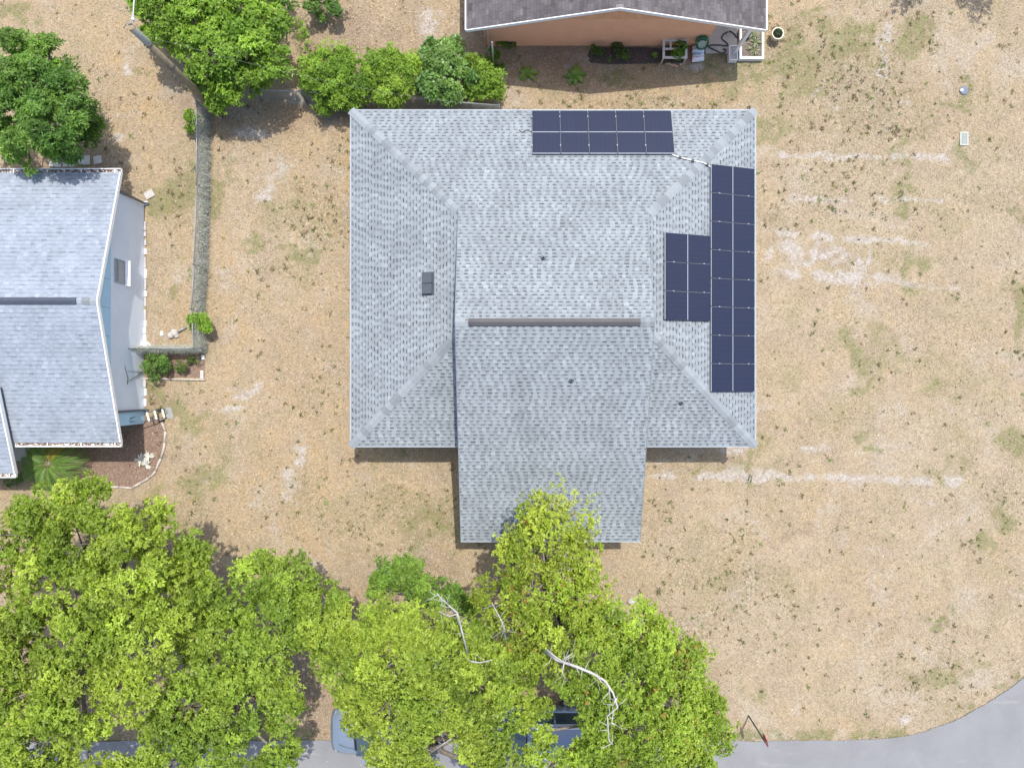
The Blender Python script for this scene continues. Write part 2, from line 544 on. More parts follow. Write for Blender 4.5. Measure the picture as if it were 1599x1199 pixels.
    # straw tone: the yard left of the house is more golden, the corner lot paler
    gold = 0.62 - 0.5 * sstep(4, 14, x - 0.25 * y) + 0.9 * (n3 - 0.5)
    for px, py, rx, ry, s in ((1440, 380, 50, 30, 0.5), (1580, 850, 60, 50, 0.5), (1100, 135, 120, 14, 0.5), (540, 250, 40, 60, 0.3), (1000, 120, 200, 20, 0.3), (1300, 1145, 100, 14, 0.5), (1380, 460, 200, 30, 0.3)):
        gold = gold + s * blob(x, y, px, py, rx, ry)
    gold = gold + .55 * (vnoise(x, y * .07, 3.0, 141) - .5) * sstep(-4, -9, x) + .5 * (vnoise(x * .10 + y * .02, y - .15 * x, 2.2, 142) - .5) * sstep(8, 12, x)
    gold = np.clip(gold, 0, 1)
    return sand, green, brown, gold


def weed_density(x, y):
    x, y = x + (fbm(x, y, 1.0, 62, 4) - .5) * 2.4, y + (fbm(x, y, 1.0, 72, 4) - .5) * 2.4
    wd = np.full(x.shape, .035)
    for px, py, rx, ry, s in ((1320, 130, 110, 90, .42), (1250, 60, 70, 50, .32), (1430, 60, 40, 50, .3), (1400, 180, 90, 40, .3), (1120, 900, 120, 110, .28), (1060, 960, 70, 80, .25), (1250, 980, 90, 60, .10), (1440, 1060, 90, 40, .25), (490, 350, 60, 60, .35),
                              (520, 260, 40, 50, .22), (450, 420, 70, 40, .2), (640, 810, 70, 60, .34), (480, 620, 60, 50, .24), (470, 780, 90, 60, .2), (540, 830, 80, 50, .2), (1300, 270, 110, 60, .22), (1420, 320, 60, 40, .22), (1230, 330, 40, 40, .25),
                              (1350, 560, 110, 80, .07), (1230, 200, 40, 60, .25), (1090, 720, 60, 10, .2), (1150, 780, 60, 40, .12), (990, 160, 200, 14, .2), (900, 150, 120, 14, .25), (270, 320, 30, 60, .25), (320, 780, 50, 60, .15), (60, 20, 80, 30, .12),
                              (1560, 820, 30, 60, .2), (1590, 480, 20, 70, .3), (250, 630, 40, 30, .3), (700, 880, 60, 30, .1)):
        wd = np.maximum(wd, s * blob(x, y, px, py, rx, ry))
    wd = wd * 1.25 * (.25 + 1.5 * np.clip(fbm(x, y, 1.2, 310, 4) * 2 - .5, 0, 1))
    return wd


def axis(lo, hi, step, far):
    core = np.arange(lo, hi + step * 0.5, step)
    out = [lo - 1, lo - 3, lo - 8, lo - 20, lo - 60, -far]
    out2 = [hi + 1, hi + 3, hi + 8, hi + 20, hi + 60, far]
    return np.concatenate([np.array(out[::-1]), core, np.array(out2)])


gx, gy = axis(-24, 24, 0.11, 600), axis(-18.5, 18.5, 0.11, 600)
XX, YY = np.meshgrid(gx, gy)
Z = 0.05 * (fbm(XX, YY, 0.5, 5, 4) - 0.5) + 0.03 * (fbm(XX, YY, 3.5, 8, 2) - 0.5)
rdg = road_dist(XX, YY)
Z = np.where(rdg < 0.05, -0.03, Z * np.clip(rdg / 1.5, 0, 1))
Z = np.minimum(Z, 0.012)
nx, ny = len(gx), len(gy)
me = bpy.data.meshes.new('lawn')
me.vertices.add(nx * ny)
me.vertices.foreach_set('co', np.stack([XX, YY, Z], -1).astype(np.float32).ravel())
ii = (np.arange(ny - 1)[:, None] * nx + np.arange(nx - 1)[None, :]).ravel()
q = np.stack([ii, ii + 1, ii + nx + 1, ii + nx], -1).astype(np.int32)
me.loops.add(q.size)
me.loops.foreach_set('vertex_index', q.ravel())
me.polygons.add(len(q))
me.polygons.foreach_set('loop_start', np.arange(0, q.size, 4, dtype=np.int32))
me.update(calc_edges=True)
s_, g_, b_, o_ = ground_masks(XX, YY)
att = me.color_attributes.new('Mask', 'FLOAT_COLOR', 'POINT')
att.data.foreach_set('color', np.stack([s_, g_, b_, np.ones_like(s_)], -1).astype(np.float32).ravel())
att = me.color_attributes.new('Tone', 'FLOAT_COLOR', 'POINT')
att.data.foreach_set('color', np.stack([o_, np.clip(weed_density(XX, YY) * 2.2, 0, 1), o_, np.ones_like(s_)], -1).astype(np.float32).ravel())


def lawn_mat():
    m, nt, out = new_mat('dry_lawn')
    tc = N(nt, 'ShaderNodeTexCoord').outputs['Object']
    mk = N(nt, 'ShaderNodeSeparateColor')
    nt.links.new(N(nt, 'ShaderNodeAttribute', attribute_name='Mask').outputs['Color'], mk.inputs[0])
    tn = N(nt, 'ShaderNodeSeparateColor')
    nt.links.new(N(nt, 'ShaderNodeAttribute', attribute_name='Tone').outputs['Color'], tn.inputs[0])
    fine = noise(nt, tc, 26, 5, 0.75)
    mid = noise(nt, tc, 5.5, 6, 0.72, 0.4)
    big = noise(nt, tc, 0.8, 5, 0.65)
    # straw fibres in two directions
    fib = []
    for rot in (0.5, 2.2, 1.2):
        mp = N(nt, 'ShaderNodeMapping')
        mp.inputs['Rotation'].default_value = (0, 0, rot)
        mp.inputs['Scale'].default_value = (9, 48, 1)
        nt.links.new(tc, mp.inputs['Vector'])
        fib.append(noise(nt, mp.outputs[0], 1.0, 3, 0.6, 0.6))
    fibre = math_(nt, 'MAXIMUM', math_(nt, 'MAXIMUM', fib[0], fib[1]), fib[2])
    straw = mix(nt, tn.outputs[0], (0.40, 0.338, 0.25), (0.395, 0.298, 0.18))
    straw = mix(nt, maprange(nt, big, 0.40, 0.60, 0, 0.75), straw, (0.345, 0.285, 0.215))
    pat = noise(nt, tc, 0.45, 6, 0.7, 0.6)
    straw = mix(nt, maprange(nt, pat, 0.52, 0.66, 0, 0.7), straw, (0.30, 0.262, 0.165))
    straw = mix(nt, maprange(nt, pat, 0.46, 0.36, 0, 0.65), straw, (0.405, 0.368, 0.315))
    c = mix(nt, maprange(nt, mk.outputs[2], 0.05, 1.0, 0, 0.85), straw, (0.255, 0.19, 0.145))
    gsel = math_(nt, 'MULTIPLY', maprange(nt, mk.outputs[1], 0, .8), maprange(nt, math_(nt, 'ADD', mid, math_(nt, 'MULTIPLY', fine, 0.5)), 0.60, 0.86))
    c = mix(nt, gsel, c, mix(nt, fine, (0.125, 0.145, 0.055), (0.25, 0.255, 0.125)))
    ssel = math_(nt, 'MULTIPLY', mk.outputs[0], maprange(nt, mid, 0.30, 0.55, 0.35, 1.0))
    c = mix(nt, ssel, c, mix(nt, mid, (0.34, 0.315, 0.29), (0.50, 0.475, 0.445)))
    c = mix(nt, 1.0, c, mix(nt, maprange(nt, fibre, 0.50, 0.78), (0.72, 0.70, 0.68), (1.38, 1.36, 1.32)), 'MULTIPLY')
    c = mix(nt, 1.0, c, mix(nt, maprange(nt, fine, 0.30, 0.68), (0.62, 0.60, 0.57), (1.3, 1.3, 1.3)), 'MULTIPLY')
    c = mix(nt, 1.0, c, mix(nt, maprange(nt, mid, 0.3, 0.7), (0.80, 0.79, 0.77), (1.14, 1.14, 1.14)), 'MULTIPLY')
    # low scrubby tufts, thick where the weeds grow
    tuft = math_(nt, 'ADD', math_(nt, 'MULTIPLY', noise(nt, tc, 8.5, 4, 0.62, 0.5), 0.75), math_(nt, 'MULTIPLY', fine, 0.25))
    th = maprange(nt, tn.outputs[1], 0.0, 0.75, 0.60, 0.475)
    tm = maprange(nt, math_(nt, 'SUBTRACT', tuft, th), 0.0, 0.06)
    tcol = mix(nt, maprange(nt, noise(nt, tc, 2.2, 3, 0.6), 0.40, 0.62), (0.185, 0.135, 0.082), (0.165, 0.165, 0.072))
    tcol = mix(nt, fine, tcol, mix(nt, 0.5, tcol, (0.30, 0.25, 0.16)))
    c = mix(nt, math_(nt, 'MULTIPLY', tm, 0.85), c, tcol)
    p = N(nt, 'ShaderNodeBsdfPrincipled')
    nt.links.new(c, p.inputs['Base Color'])
    p.inputs['Roughness'].default_value = 1.0
    p.inputs['Specular IOR Level'].default_value = 0.1
    b = N(nt, 'ShaderNodeBump')
    b.inputs['Strength'].default_value = 0.6
    b.inputs['Distance'].default_value = 0.02
    nt.links.new(math_(nt, 'ADD', fine, fibre), b.inputs['Height'])
    nt.links.new(b.outputs[0], p.inputs['Normal'])
    nt.links.new(p.outputs[0], out.inputs[0])
    return m


me.materials.append(lawn_mat())
put('lawn', me, kind='structure')


def road_mat():
    m, nt, out = new_mat('asphalt')
    tc = N(nt, 'ShaderNodeTexCoord').outputs['Object']
    a = noise(nt, tc, 90, 3, 0.7)
    b = noise(nt, tc, 0.7, 5, 0.6, 0.5)
    mp = N(nt, 'ShaderNodeMapping')
    mp.inputs['Scale'].default_value = (0.25, 2.2, 1)
    nt.links.new(tc, mp.inputs['Vector'])
    s = noise(nt, mp.outputs[0], 1.2, 4, 0.6)
    c = mix(nt, maprange(nt, a, 0.3, 0.7), (0.178, 0.180, 0.186), (0.222, 0.224, 0.230))
    c = mix(nt, 1.0, c, mix(nt, maprange(nt, b, 0.3, 0.7), (0.9, 0.9, 0.9), (1.08, 1.08, 1.08)), 'MULTIPLY')
    c = mix(nt, maprange(nt, s, 0.62, 0.75, 0, 0.35), c, (0.42, 0.40, 0.37))
    p = N(nt, 'ShaderNodeBsdfPrincipled')
    nt.links.new(c, p.inputs['Base Color'])
    p.inputs['Roughness'].default_value = 0.85
    bp = N(nt, 'ShaderNodeBump')
    bp.inputs['Strength'].default_value = 0.4
    bp.inputs['Distance'].default_value = 0.006
    nt.links.new(a, bp.inputs['Height'])
    nt.links.new(bp.outputs[0], p.inputs['Normal'])
    nt.links.new(p.outputs[0], out.inputs[0])
    return m


mb = MB()
dense = []
for a, b in zip(redge[:-1], redge[1:]):
    n = max(1, int((b - a).length / 0.12)) if a.length < 40 else 4
    for k in range(n):
        dense.append(a.lerp(b, k / n))
dense.append(redge[-1])
inner, outer = [], []
for i, p in enumerate(dense):
    d = (dense[min(i + 4, len(dense) - 1)] - dense[max(i - 4, 0)]).normalized()
    nrm = Vector((d.y, -d.x, 0))
    j = 0.03 * (R_.random() - 0.5) + 0.16 * (float(fbm(np.array([p.x]), np.array([p.y]), .7, 88, 4)[0]) - .5)
    inner.append(Vector((p.x, p.y, 0.016)) + nrm * j)
    outer.append(Vector((p.x, p.y, 0.016)) + nrm * 6.6)
for i in range(len(inner) - 1):
    mb.face([inner[i], outer[i], outer[i + 1], inner[i + 1]])
road = mb.build('road', road_mat(), kind='structure')

# ------------------------------------------------------------------ shingled roofs


def clip_convex(poly, clip):
    """Sutherland-Hodgman, both in 2D, clip counter-clockwise"""
    out = poly
    for i in range(len(clip)):
        a, b = clip[i], clip[(i + 1) % len(clip)]
        ex, ey = b[0] - a[0], b[1] - a[1]
        inp, out = out, []
        if not inp:
            return []
        for j in range(len(inp)):
            p, q_ = inp[j], inp[(j + 1) % len(inp)]
            sp = ex * (p[1] - a[1]) - ey * (p[0] - a[0])
            sq = ex * (q_[1] - a[1]) - ey * (q_[0] - a[0])
            if sp >= -1e-9:
                out.append(p)
            if (sp >= -1e-9) != (sq >= -1e-9):
                t = sp / (sp - sq)
                out.append((p[0] + t * (q_[0] - p[0]), p[1] + t * (q_[1] - p[1])))
    return out


def shingles(parent, origin, u, v, polys3, style, seed, z0=0.012):
    """courses of laminated shingles on the plane (origin,u,v): raised tabs with butt edges, lower gaps with a dark shadow band"""
    r = random.Random(seed)
    u, v = Vector(u).normalized(), Vector(v).normalized()
    n = u.cross(v).normalized()
    origin = Vector(origin)
    V, F, C = [], [], []

    def emit(pts, col):
        b = len(V)
        V.extend(pts)
        F.append(tuple(range(b, b + len(pts))))
        C.extend([col] * len(pts))

    def w(p, h):
        return origin + u * p[0] + v * p[1] + n * h
    polys = []
    for P in polys3:
        pp = [((Vector(p) - origin).dot(u), (Vector(p) - origin).dot(v)) for p in P]
        A = sum(pp[i][0] * pp[(i + 1) % len(pp)][1] - pp[(i + 1) % len(pp)][0] * pp[i][1] for i in range(len(pp)))
        polys.append(pp if A > 0 else pp[::-1])
    umin = min(p[0] for pp in polys for p in pp)
    umax = max(p[0] for pp in polys for p in pp)
    vmax = max(p[1] for pp in polys for p in pp)
    ex = style['exp']
    for i in range(int(vmax / ex) + 2):
        va, vb = i * ex - 0.02, (i + 1) * ex - 0.02
        x = umin - r.random() * 0.5
        while x < umax:
            wt = r.uniform(*style['tab'])
            wg = r.uniform(*style['gap'])
            tone = r.gauss(1.0, style['var'])
            if r.random() < style.get('darkp', 0.2):
                tone *= style.get('dark', 0.86)
            if r.random() < style.get('lightp', 0.12):
                tone *= 1.10
            tc = tuple(c * tone for c in style['tabc'])
            gt = r.gauss(1.0, style['var'])
            gc = tuple(c * gt for c in style['gapc'])
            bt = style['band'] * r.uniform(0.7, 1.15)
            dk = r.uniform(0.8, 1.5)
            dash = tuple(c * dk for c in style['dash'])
            lt = style.get('lt', .02)  # top strip of each tab darkened: course shadow line painted into its colour
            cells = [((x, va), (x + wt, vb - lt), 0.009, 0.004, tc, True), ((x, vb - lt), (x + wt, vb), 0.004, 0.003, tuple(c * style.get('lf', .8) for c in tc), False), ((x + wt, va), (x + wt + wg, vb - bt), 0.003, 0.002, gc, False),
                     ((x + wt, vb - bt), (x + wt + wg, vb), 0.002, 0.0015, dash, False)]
            for pp in polys:
                for lo, hi, ha, hb, col, butt in cells:
                    rect = [(lo[0], lo[1]), (hi[0], lo[1]), (hi[0], hi[1]), (lo[0], hi[1])]
                    c2 = clip_convex(rect, pp) if i >= 0 else rect
                    if len(c2) < 3:
                        continue
                    dv = hi[1] - lo[1]
                    emit([w(p, z0 + ha + (hb - ha) * (p[1] - lo[1]) / dv) for p in c2], col)
                    if butt and lo[0] >= umin:
                        bot = [p for p in c2 if abs(p[1] - lo[1]) < 1e-6]
                        if len(bot) == 2:
                            bot.sort()
                            emit([w(bot[0], z0), w(bot[1], z0), w(bot[1], z0 + ha), w(bot[0], z0 + ha)], style['butt'])
            x += wt + wg
    me = bpy.data.meshes.new('shingles')
    me.from_pydata([tuple(p) for p in V], [], F)
    a = me.color_attributes.new('Col', 'FLOAT_COLOR', 'POINT')
    a.data.foreach_set('color', np.concatenate([np.array(C, np.float32), np.ones((len(C), 1), np.float32)], 1).ravel())
    me.materials.append(style['mat'])
    me.update()
    return put('shingles', me, parent, kind='stuff')


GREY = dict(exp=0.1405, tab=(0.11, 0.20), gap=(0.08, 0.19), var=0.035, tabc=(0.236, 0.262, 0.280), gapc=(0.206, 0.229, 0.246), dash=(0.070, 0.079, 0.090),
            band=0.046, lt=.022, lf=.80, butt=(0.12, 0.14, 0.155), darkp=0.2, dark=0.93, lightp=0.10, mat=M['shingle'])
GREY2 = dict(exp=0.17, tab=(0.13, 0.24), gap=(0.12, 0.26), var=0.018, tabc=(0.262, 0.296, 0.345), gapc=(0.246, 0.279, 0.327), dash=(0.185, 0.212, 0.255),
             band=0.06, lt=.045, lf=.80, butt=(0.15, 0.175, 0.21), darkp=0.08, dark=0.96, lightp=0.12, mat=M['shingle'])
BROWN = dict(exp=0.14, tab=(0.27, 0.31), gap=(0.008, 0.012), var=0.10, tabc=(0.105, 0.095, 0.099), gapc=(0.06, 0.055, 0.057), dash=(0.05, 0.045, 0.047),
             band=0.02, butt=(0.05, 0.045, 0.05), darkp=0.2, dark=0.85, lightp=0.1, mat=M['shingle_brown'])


def deck(parent, P, open_edges, thick=0.15, name='roof_slope', mat=None):
    """roof slope: top sheet, underside and the fascia along the edges named"""
    P = [Vector(p) for p in P]
    mb = MB()
    dn = Vector((0, 0, -thick))
    mb.face(P, 1)
    mb.face([p + dn for p in reversed(P)], 2)
    for i in open_edges:
        a, b = P[i], P[(i + 1) % len(P)]
        mb.face([a + dn, b + dn, b, a], 0)
    return mb.build(name, [mat or M['fascia'], M['soffit'], M['soffit']], parent)


def hip_caps(parent, a, b, s1, s2, exposure=0.25, half=0.175, mats=None, name='hip_cap', start=0.0, end=None):
    """folded cap shingles lapped up a hip or ridge from a to b; s1, s2 unit vectors down each slope, square to the hip"""
    a, b, s1, s2 = Vector(a), Vector(b), Vector(s1).normalized(), Vector(s2).normalized()
    d = (b - a).normalized()
    up = (-(s1 + s2)).normalized() if (s1 + s2).length > 0.05 else Vector((0, 0, 1))
    if up.z < 0:
        up = -up
    L = (b - a).length
    variants = []
    for tone in range(3):
        mb = MB()
        ln = exposure + 0.05
        lo, hi = 0.040, 0.024
        p0, p1 = up * lo, d * ln + up * hi
        for s, flip in ((s1, 0), (s2, 1)):
            qd = [p0, p0 + s * half, p1 + s * half, p1]
            mb.face(qd if flip == (1 if d.cross(s).dot(up) > 0 else 0) else qd[::-1])
            mb.face([p0 - up * 0.02, p0 + s * half - up * 0.02, p0 + s * half, p0])
            mb.face([p0 + s * half, p0 + s * half - up * 0.018, p1 + s * half - up * 0.012, p1 + s * half])
        variants.append(mb.mesh(name, mats[tone]))
    n = int(L / exposure)
    for k in range(n):
        o = bpy.data.objects.new(name, variants[R_.choice((0, 1, 2))])
        COL.objects.link(o)
        o.parent = parent
        o.location = a + d * (k * exposure) - ORG[parent]


capm = [plain('cap_shingle_mid', (0.212, 0.236, 0.253), 0.9, var=0.07, scale=10), plain('cap_shingle_light', (0.240, 0.266, 0.284), 0.9, var=0.07, scale=10),
        plain('cap_shingle_grey', (0.176, 0.195, 0.210), 0.9, var=0.07, scale=10)]

# ------------------------------------------------------------------ the house in the middle
E = 2.6
MP = 1 / 3.0
xW, xE, yN, yS = -6.437, 9.715, 10.92, -2.493
xL, xR = -2.033, 5.10
yR, yG = 2.216, -6.277
zR = E + MP * (yN - yR)
dW, dE = xL - xW, xE - xR
zW, zE = E + MP * dW, E + MP * dE
house = thing('house', 'large grey shingled house in the middle, with solar panels on its Dutch hip roof', 'house', ((xW + xE) / 2, 2.0, 0))
# walls
mb = MB()
ins = 0.45
mb.face([(xW + ins, yS + ins, 0), (xE - ins, yS + ins, 0), (xE - ins, yS + ins, E - 0.02), (xW + ins, yS + ins, E - 0.02)])
mb.face([(xE - ins, yS + ins, 0), (xE - ins, yN - ins, 0), (xE - ins, yN - ins, E - 0.02), (xE - ins, yS + ins, E - 0.02)])
mb.face([(xE - ins, yN - ins, 0), (xW + ins, yN - ins, 0), (xW + ins, yN - ins, E - 0.02), (xE - ins, yN - ins, E - 0.02)])
mb.face([(xW + ins, yN - ins, 0), (xW + ins, yS + ins, 0), (xW + ins, yS + ins, E - 0.02), (xW + ins, yN - ins, E - 0.02)])
mS = (zR - E) / (yR - yG)
for x, s in ((xL + 0.16, 1), (xR - 0.16, -1)):
    pts = [(x, yG + 0.4, 0), (x, yN - 0.6, 0), (x, yN - 0.6, E), (x, yR, zR - 0.16), (x, yG + 0.4, E + mS * 0.4 - 0.16)]
    mb.face(pts if s < 0 else pts[::-1])
mb.face([(xL + 0.16, yG + 0.4, 0), (xR - 0.16, yG + 0.4, 0), (xR - 0.16, yG + 0.4, E - 0.05), (xL + 0.16, yG + 0.4, E - 0.05)])
mb.build('wall', M['stucco_main'], house)
gd = MB()
for k in range(4):
    gd.box((xL + 1.2, yG + 0.36 - 0.03, 0.02 + k * 0.53), (xL + 1.2 + 4.8, yG + 0.396, 0.54 + k * 0.53))
gd.build('garage_door', M['white'], house)

sN = Vector((0, -1, MP)).normalized()
A_NW, A_NE, A_SE, A_SW = (xW, yN, E), (xE, yN, E), (xE, yS, E), (xW, yS, E)
hNW, hNE = (xL, yN - dW, zW), (xR, yN - dE, zE)
hSW, hSE = (xL, yS + dW, zW), (xR, yS + dE, zE)
zk = E + MP * dW
north = deck(house, [A_NE, A_NW, hNW, (xL, yR, zR), (xR, yR, zR), hNE], [0, 2, 4])
shingles(north, A_NE, (-1, 0, 0), sN, [
    [A_NE, A_NW, (xL, yN - dW, zW), (xR + dE - dW, yN - dW, zW)],
    [(xR, yN - dE, zE), (xR + dE - dW, yN - dW, zW), (xL, yN - dW, zW), (xL, yN - dE, zE)],
    [(xR, yN - dE, zE), (xL, yN - dE, zE), (xL, yR, zR), (xR, yR, zR)]], GREY, 1)
west = deck(house, [A_NW, A_SW, (xL + 0.1, yS + dW + .1, zW + MP * .1), (xL + 0.1, yN - dW - .1, zW + MP * .1)], [0])
shingles(west, A_NW, (0, -1, 0), (1, 0, MP), [[A_NW, A_SW, (xL + .1, yS + dW + .1, zW + MP * .1), (xL + .1, yN - dW - .1, zW + MP * .1)]], GREY, 2)
east = deck(house, [A_SE, A_NE, (xR - .1, yN - dE - .1, zE + MP * .1), (xR - .1, yS + dE + .1, zE + MP * .1)], [0])
shingles(east, A_SE, (0, 1, 0), (-1, 0, MP), [[A_SE, A_NE, (xR - .1, yN - dE - .1, zE + MP * .1), (xR - .1, yS + dE + .1, zE + MP * .1)]], GREY, 3)
sw = deck(house, [A_SW, (xL + .1, yS, E), (xL + .1, yS + dW + .1, zW + MP * .1)], [0])
shingles(sw, A_SW, (1, 0, 0), (0, 1, MP), [[A_SW, (xL + .1, yS, E), (xL + .1, yS + dW + .1, zW + MP * .1)]], GREY, 4)
se = deck(house, [(xR - .1, yS, E), A_SE, (xR - .1, yS + dE + .1, zE + MP * .1)], [0])
shingles(se, (xR - .1, yS, E), (1, 0, 0), (0, 1, MP), [[(xR - .1, yS, E), A_SE, (xR - .1, yS + dE + .1, zE + MP * .1)]], GREY, 5)
south = deck(house, [(xL, yG, E), (xR, yG, E), (xR, yR, zR), (xL, yR, zR)], [0, 1, 3])
shingles(south, (xL, yG, E), (1, 0, 0), (0, yR - yG, zR - E), [[(xL, yG, E), (xR, yG, E), (xR, yR, zR), (xL, yR, zR)]], GREY, 6)
# metal drip edge, rake boards
mb = MB()
for a, b in ((A_NW, A_NE), (A_NW, A_SW), (A_NE, A_SE), (A_SW, (xL, yS, E)), ((xR, yS, E), A_SE), ((xL, yG, E), (xR, yG, E))):
    a, b = Vector(a), Vector(b)
    d = (b - a).normalized()
    c = (a + b) / 2
    mb.obox(c + Vector((0, 0, -0.01)), d * ((b - a).length / 2 + 0.01), Vector((-d.y, d.x, 0)) * 0.028, Vector((0, 0, 0.022)))
mb.build('drip_edge', M['fascia'], house)
mb = MB()
for x, s in ((xL, -1), (xR, 1)):
    for a, b in ((Vector((x, yG - 0.01, E)), Vector((x, yR, zR))), (Vector((x, yR, zR)), Vector((x, yN - (dW if s < 0 else dE), zW if s < 0 else zE)))):
        d = (b - a).normalized()
        mb = MB()
        mb.obox((a + b) / 2 + Vector((s * 0.014, 0, -0.075)), d * (b - a).length / 2, Vector((0.011, 0, 0)), Vector((0, 0, 0.085)))
        mb.build('rake_board', M['slate_trim'], house)
# flashing where the lower slopes meet the gable's cheek
# hip and ridge caps
for a, b, sa, sb in ((A_NW, hNW, (1, 1, 0), (-1, -1, 0)), (A_NE, hNE, (-1, 1, 0), (1, -1, 0)), (A_SW, hSW, (1, -1, 0), (-1, 1, 0)), (A_SE, hSE, (-1, -1, 0), (1, 1, 0))):
    d = (Vector(b) - Vector(a)).normalized()
    outs = []
    for s, (nxv, nyv) in ((sa, None), (sb, None)) if False else ():
        pass
    for plane in ('x', 'y'):
        if plane == 'x':
            nrm = Vector((-MP if a[0] < 0 else MP, 0, 1)).normalized()
            away = Vector((0, -1 if a[1] > 0 else 1, 0))
        else:
            nrm = Vector((0, MP if a[1] > 0 else -MP, 1)).normalized()
            away = Vector((1 if a[0] < 0 else -1, 0, 0))
        s = nrm.cross(d).normalized()
        if s.dot(away) < 0:
            s = -s
        outs.append(s)
    hip_caps(house, a, b, outs[0], outs[1], mats=capm)
for x0, x1 in ((xL, xL + 0.46), (xR, xR - 0.50)):
    hip_caps(house, (x0, yR, zR), (x1, yR, zR), Vector((0, 1, -MP)), Vector((0, -1, -mS)), exposure=0.155, mats=capm, name='ridge_cap')
# ridge vent
mb = MB()
x0, x1 = xL + 0.47, xR - 0.50
for s, m_ in ((1, MP), (-1, mS)):
    mb.face([(x0, yR, zR + 0.075), (x1, yR, zR + 0.075), (x1, yR + s * 0.13, zR + 0.075 - 0.13 * m_), (x0, yR + s * 0.13, zR + 0.075 - 0.13 * m_)][::s])
    mb.face([(x0, yR + s * 0.13, zR + 0.075 - 0.13 * m_), (x1, yR + s * 0.13, zR + 0.075 - 0.13 * m_), (x1, yR + s * 0.13, zR - 0.04), (x0, yR + s * 0.13, zR - 0.04)][::s], 1)
for x in (x0, x1):
    mb.face([(x, yR - 0.13, zR - 0.04), (x, yR + 0.13, zR - 0.04), (x, yR + 0.13, zR + 0.03), (x, yR, zR + 0.075), (x, yR - 0.13, zR + 0.03)])
mb.build('ridge_vent', [M['vent_brown'], M['black']], house)


def plane_z(px, py, f, off=0.0):
    """point seen at a photo pixel on the roof plane z = f(x, y)"""
    z = E
    for _ in range(40):
        p = G(px, py, z)
        z = f(p.x, p.y) + off
    return G(px, py, z)


fN = lambda x, y: E + MP * (yN - y)
fW = lambda x, y: E + MP * (x - xW)
fE = lambda x, y: E + MP * (xE - x)
fS = lambda x, y: zR - mS * (yR - y)
# twin box vent on the west slope
c = plane_z(668, 443, fW, 0.05)
up_ = Vector((MP, 0, 0)) + Vector((1, 0, 0)) * 0
ux = Vector((1, 0, MP)).normalized()
nn = Vector((-MP, 0, 1)).normalized()
bv = bpy.data.objects.new('box_vent', None)
mb = MB()
for s in (-1, 1):
    cc = c + Vector((0, s * 0.205, 0)) + nn * 0.04
    mb.obox(cc, ux * 0.20, Vector((0, 0.196, 0)), nn * 0.055)
    mb.face([cc + ux * 0.20 + Vector((0, 0.19, 0)) + nn * 0.057, cc - ux * 0.20 + Vector((0, 0.19, 0)) + nn * 0.057,
             cc - ux * 0.20 - Vector((0, 0.19, 0)) + nn * 0.066, cc + ux * 0.2 - Vector((0, 0.19, 0)) + nn * 0.066])
mb.obox(c - nn * 0.02, ux * 0.26, Vector((0, 0.45, 0)), nn * 0.012)
bpy.data.objects.remove(bv)
mb.build('box_vent', plain('grey_vent_metal', (0.065, 0.075, 0.09), 0.5, var=0.08), house)
for px, py, f in ((848, 404, fN), (892, 594, fS), (1063, 629, lambda x, y: E + MP * (y - yS))):
    p = plane_z(px, py, f)
    mb = MB()
    mb.lathe(p, [(0.05, -0.05), (0.05, 0.16), (0.038, 0.17), (0.038, 0.05)], 12)
    mb.lathe(p, [(0.11, 0.005), (0.10, 0.025), (0.05, 0.05)], 12, 0)
    mb.build('vent_pipe', M['dark_metal'], house)

# ------------------------------------------------------------------ solar panels
PWD, PLN = 1.106, 2.015


def panel_meshes():
    w, l, t = PWD / 2 - 0.008, PLN / 2 - 0.006, 0.04
    fr = MB()
    fr.box((-w, -l, -t), (-w + 0.013, l, 0), 1)
    fr.box((w - 0.013, -l, -t), (w - 0.0065, l, -0.001), 1)
    fr.box((w - 0.0065, -l, -t), (w, l, 0), 0)
    fr.box((-w + 0.013, -l, -t), (w - 0.013, -l + 0.018, 0), 1)
    fr.box((-w + 0.013, l - 0.026, -t), (w - 0.013, l, 0))
    back = fr
    back.box((-w + 0.013, -l + 0.018, -t + 0.004), (w - 0.013, l - 0.026, -0.012), 1)
    strip = MB()
    strip.box((-w + 0.014, -0.015, -0.0115), (w - 0.014, 0.015, -0.002))
    ca = MB()
    ca.box((-w + 0.014, -l + 0.019, -0.0115), (w - 0.014, -0.021, -0.003))
    cb = MB()
    cb.box((-w + 0.014, 0.021, -0.0115), (w - 0.014, l - 0.027, -0.003))
    cl = MB()
    cl.box((w - 0.012, -0.03, -0.002), (w + 0.028, 0.03, 0.012))
    rl = MB()
    for y in (-0.72, 0.62):
        rl.box((-w - 0.01, y - 0.02, -0.10), (w + 0.02, y + 0.02, -0.041))
    return dict(frame=fr.mesh('frame', [M['alu'], M['pv_frame']]), strip=strip.mesh('centre_strip', M['alu']), a=ca.mesh('cell_field', M['pv']), b=cb.mesh('cell_field', M['pv']),
                clamp=cl.mesh('clamp', M['alu']), rail=rl.mesh('mounting_rail', M['dark_metal']))


PM = panel_meshes()


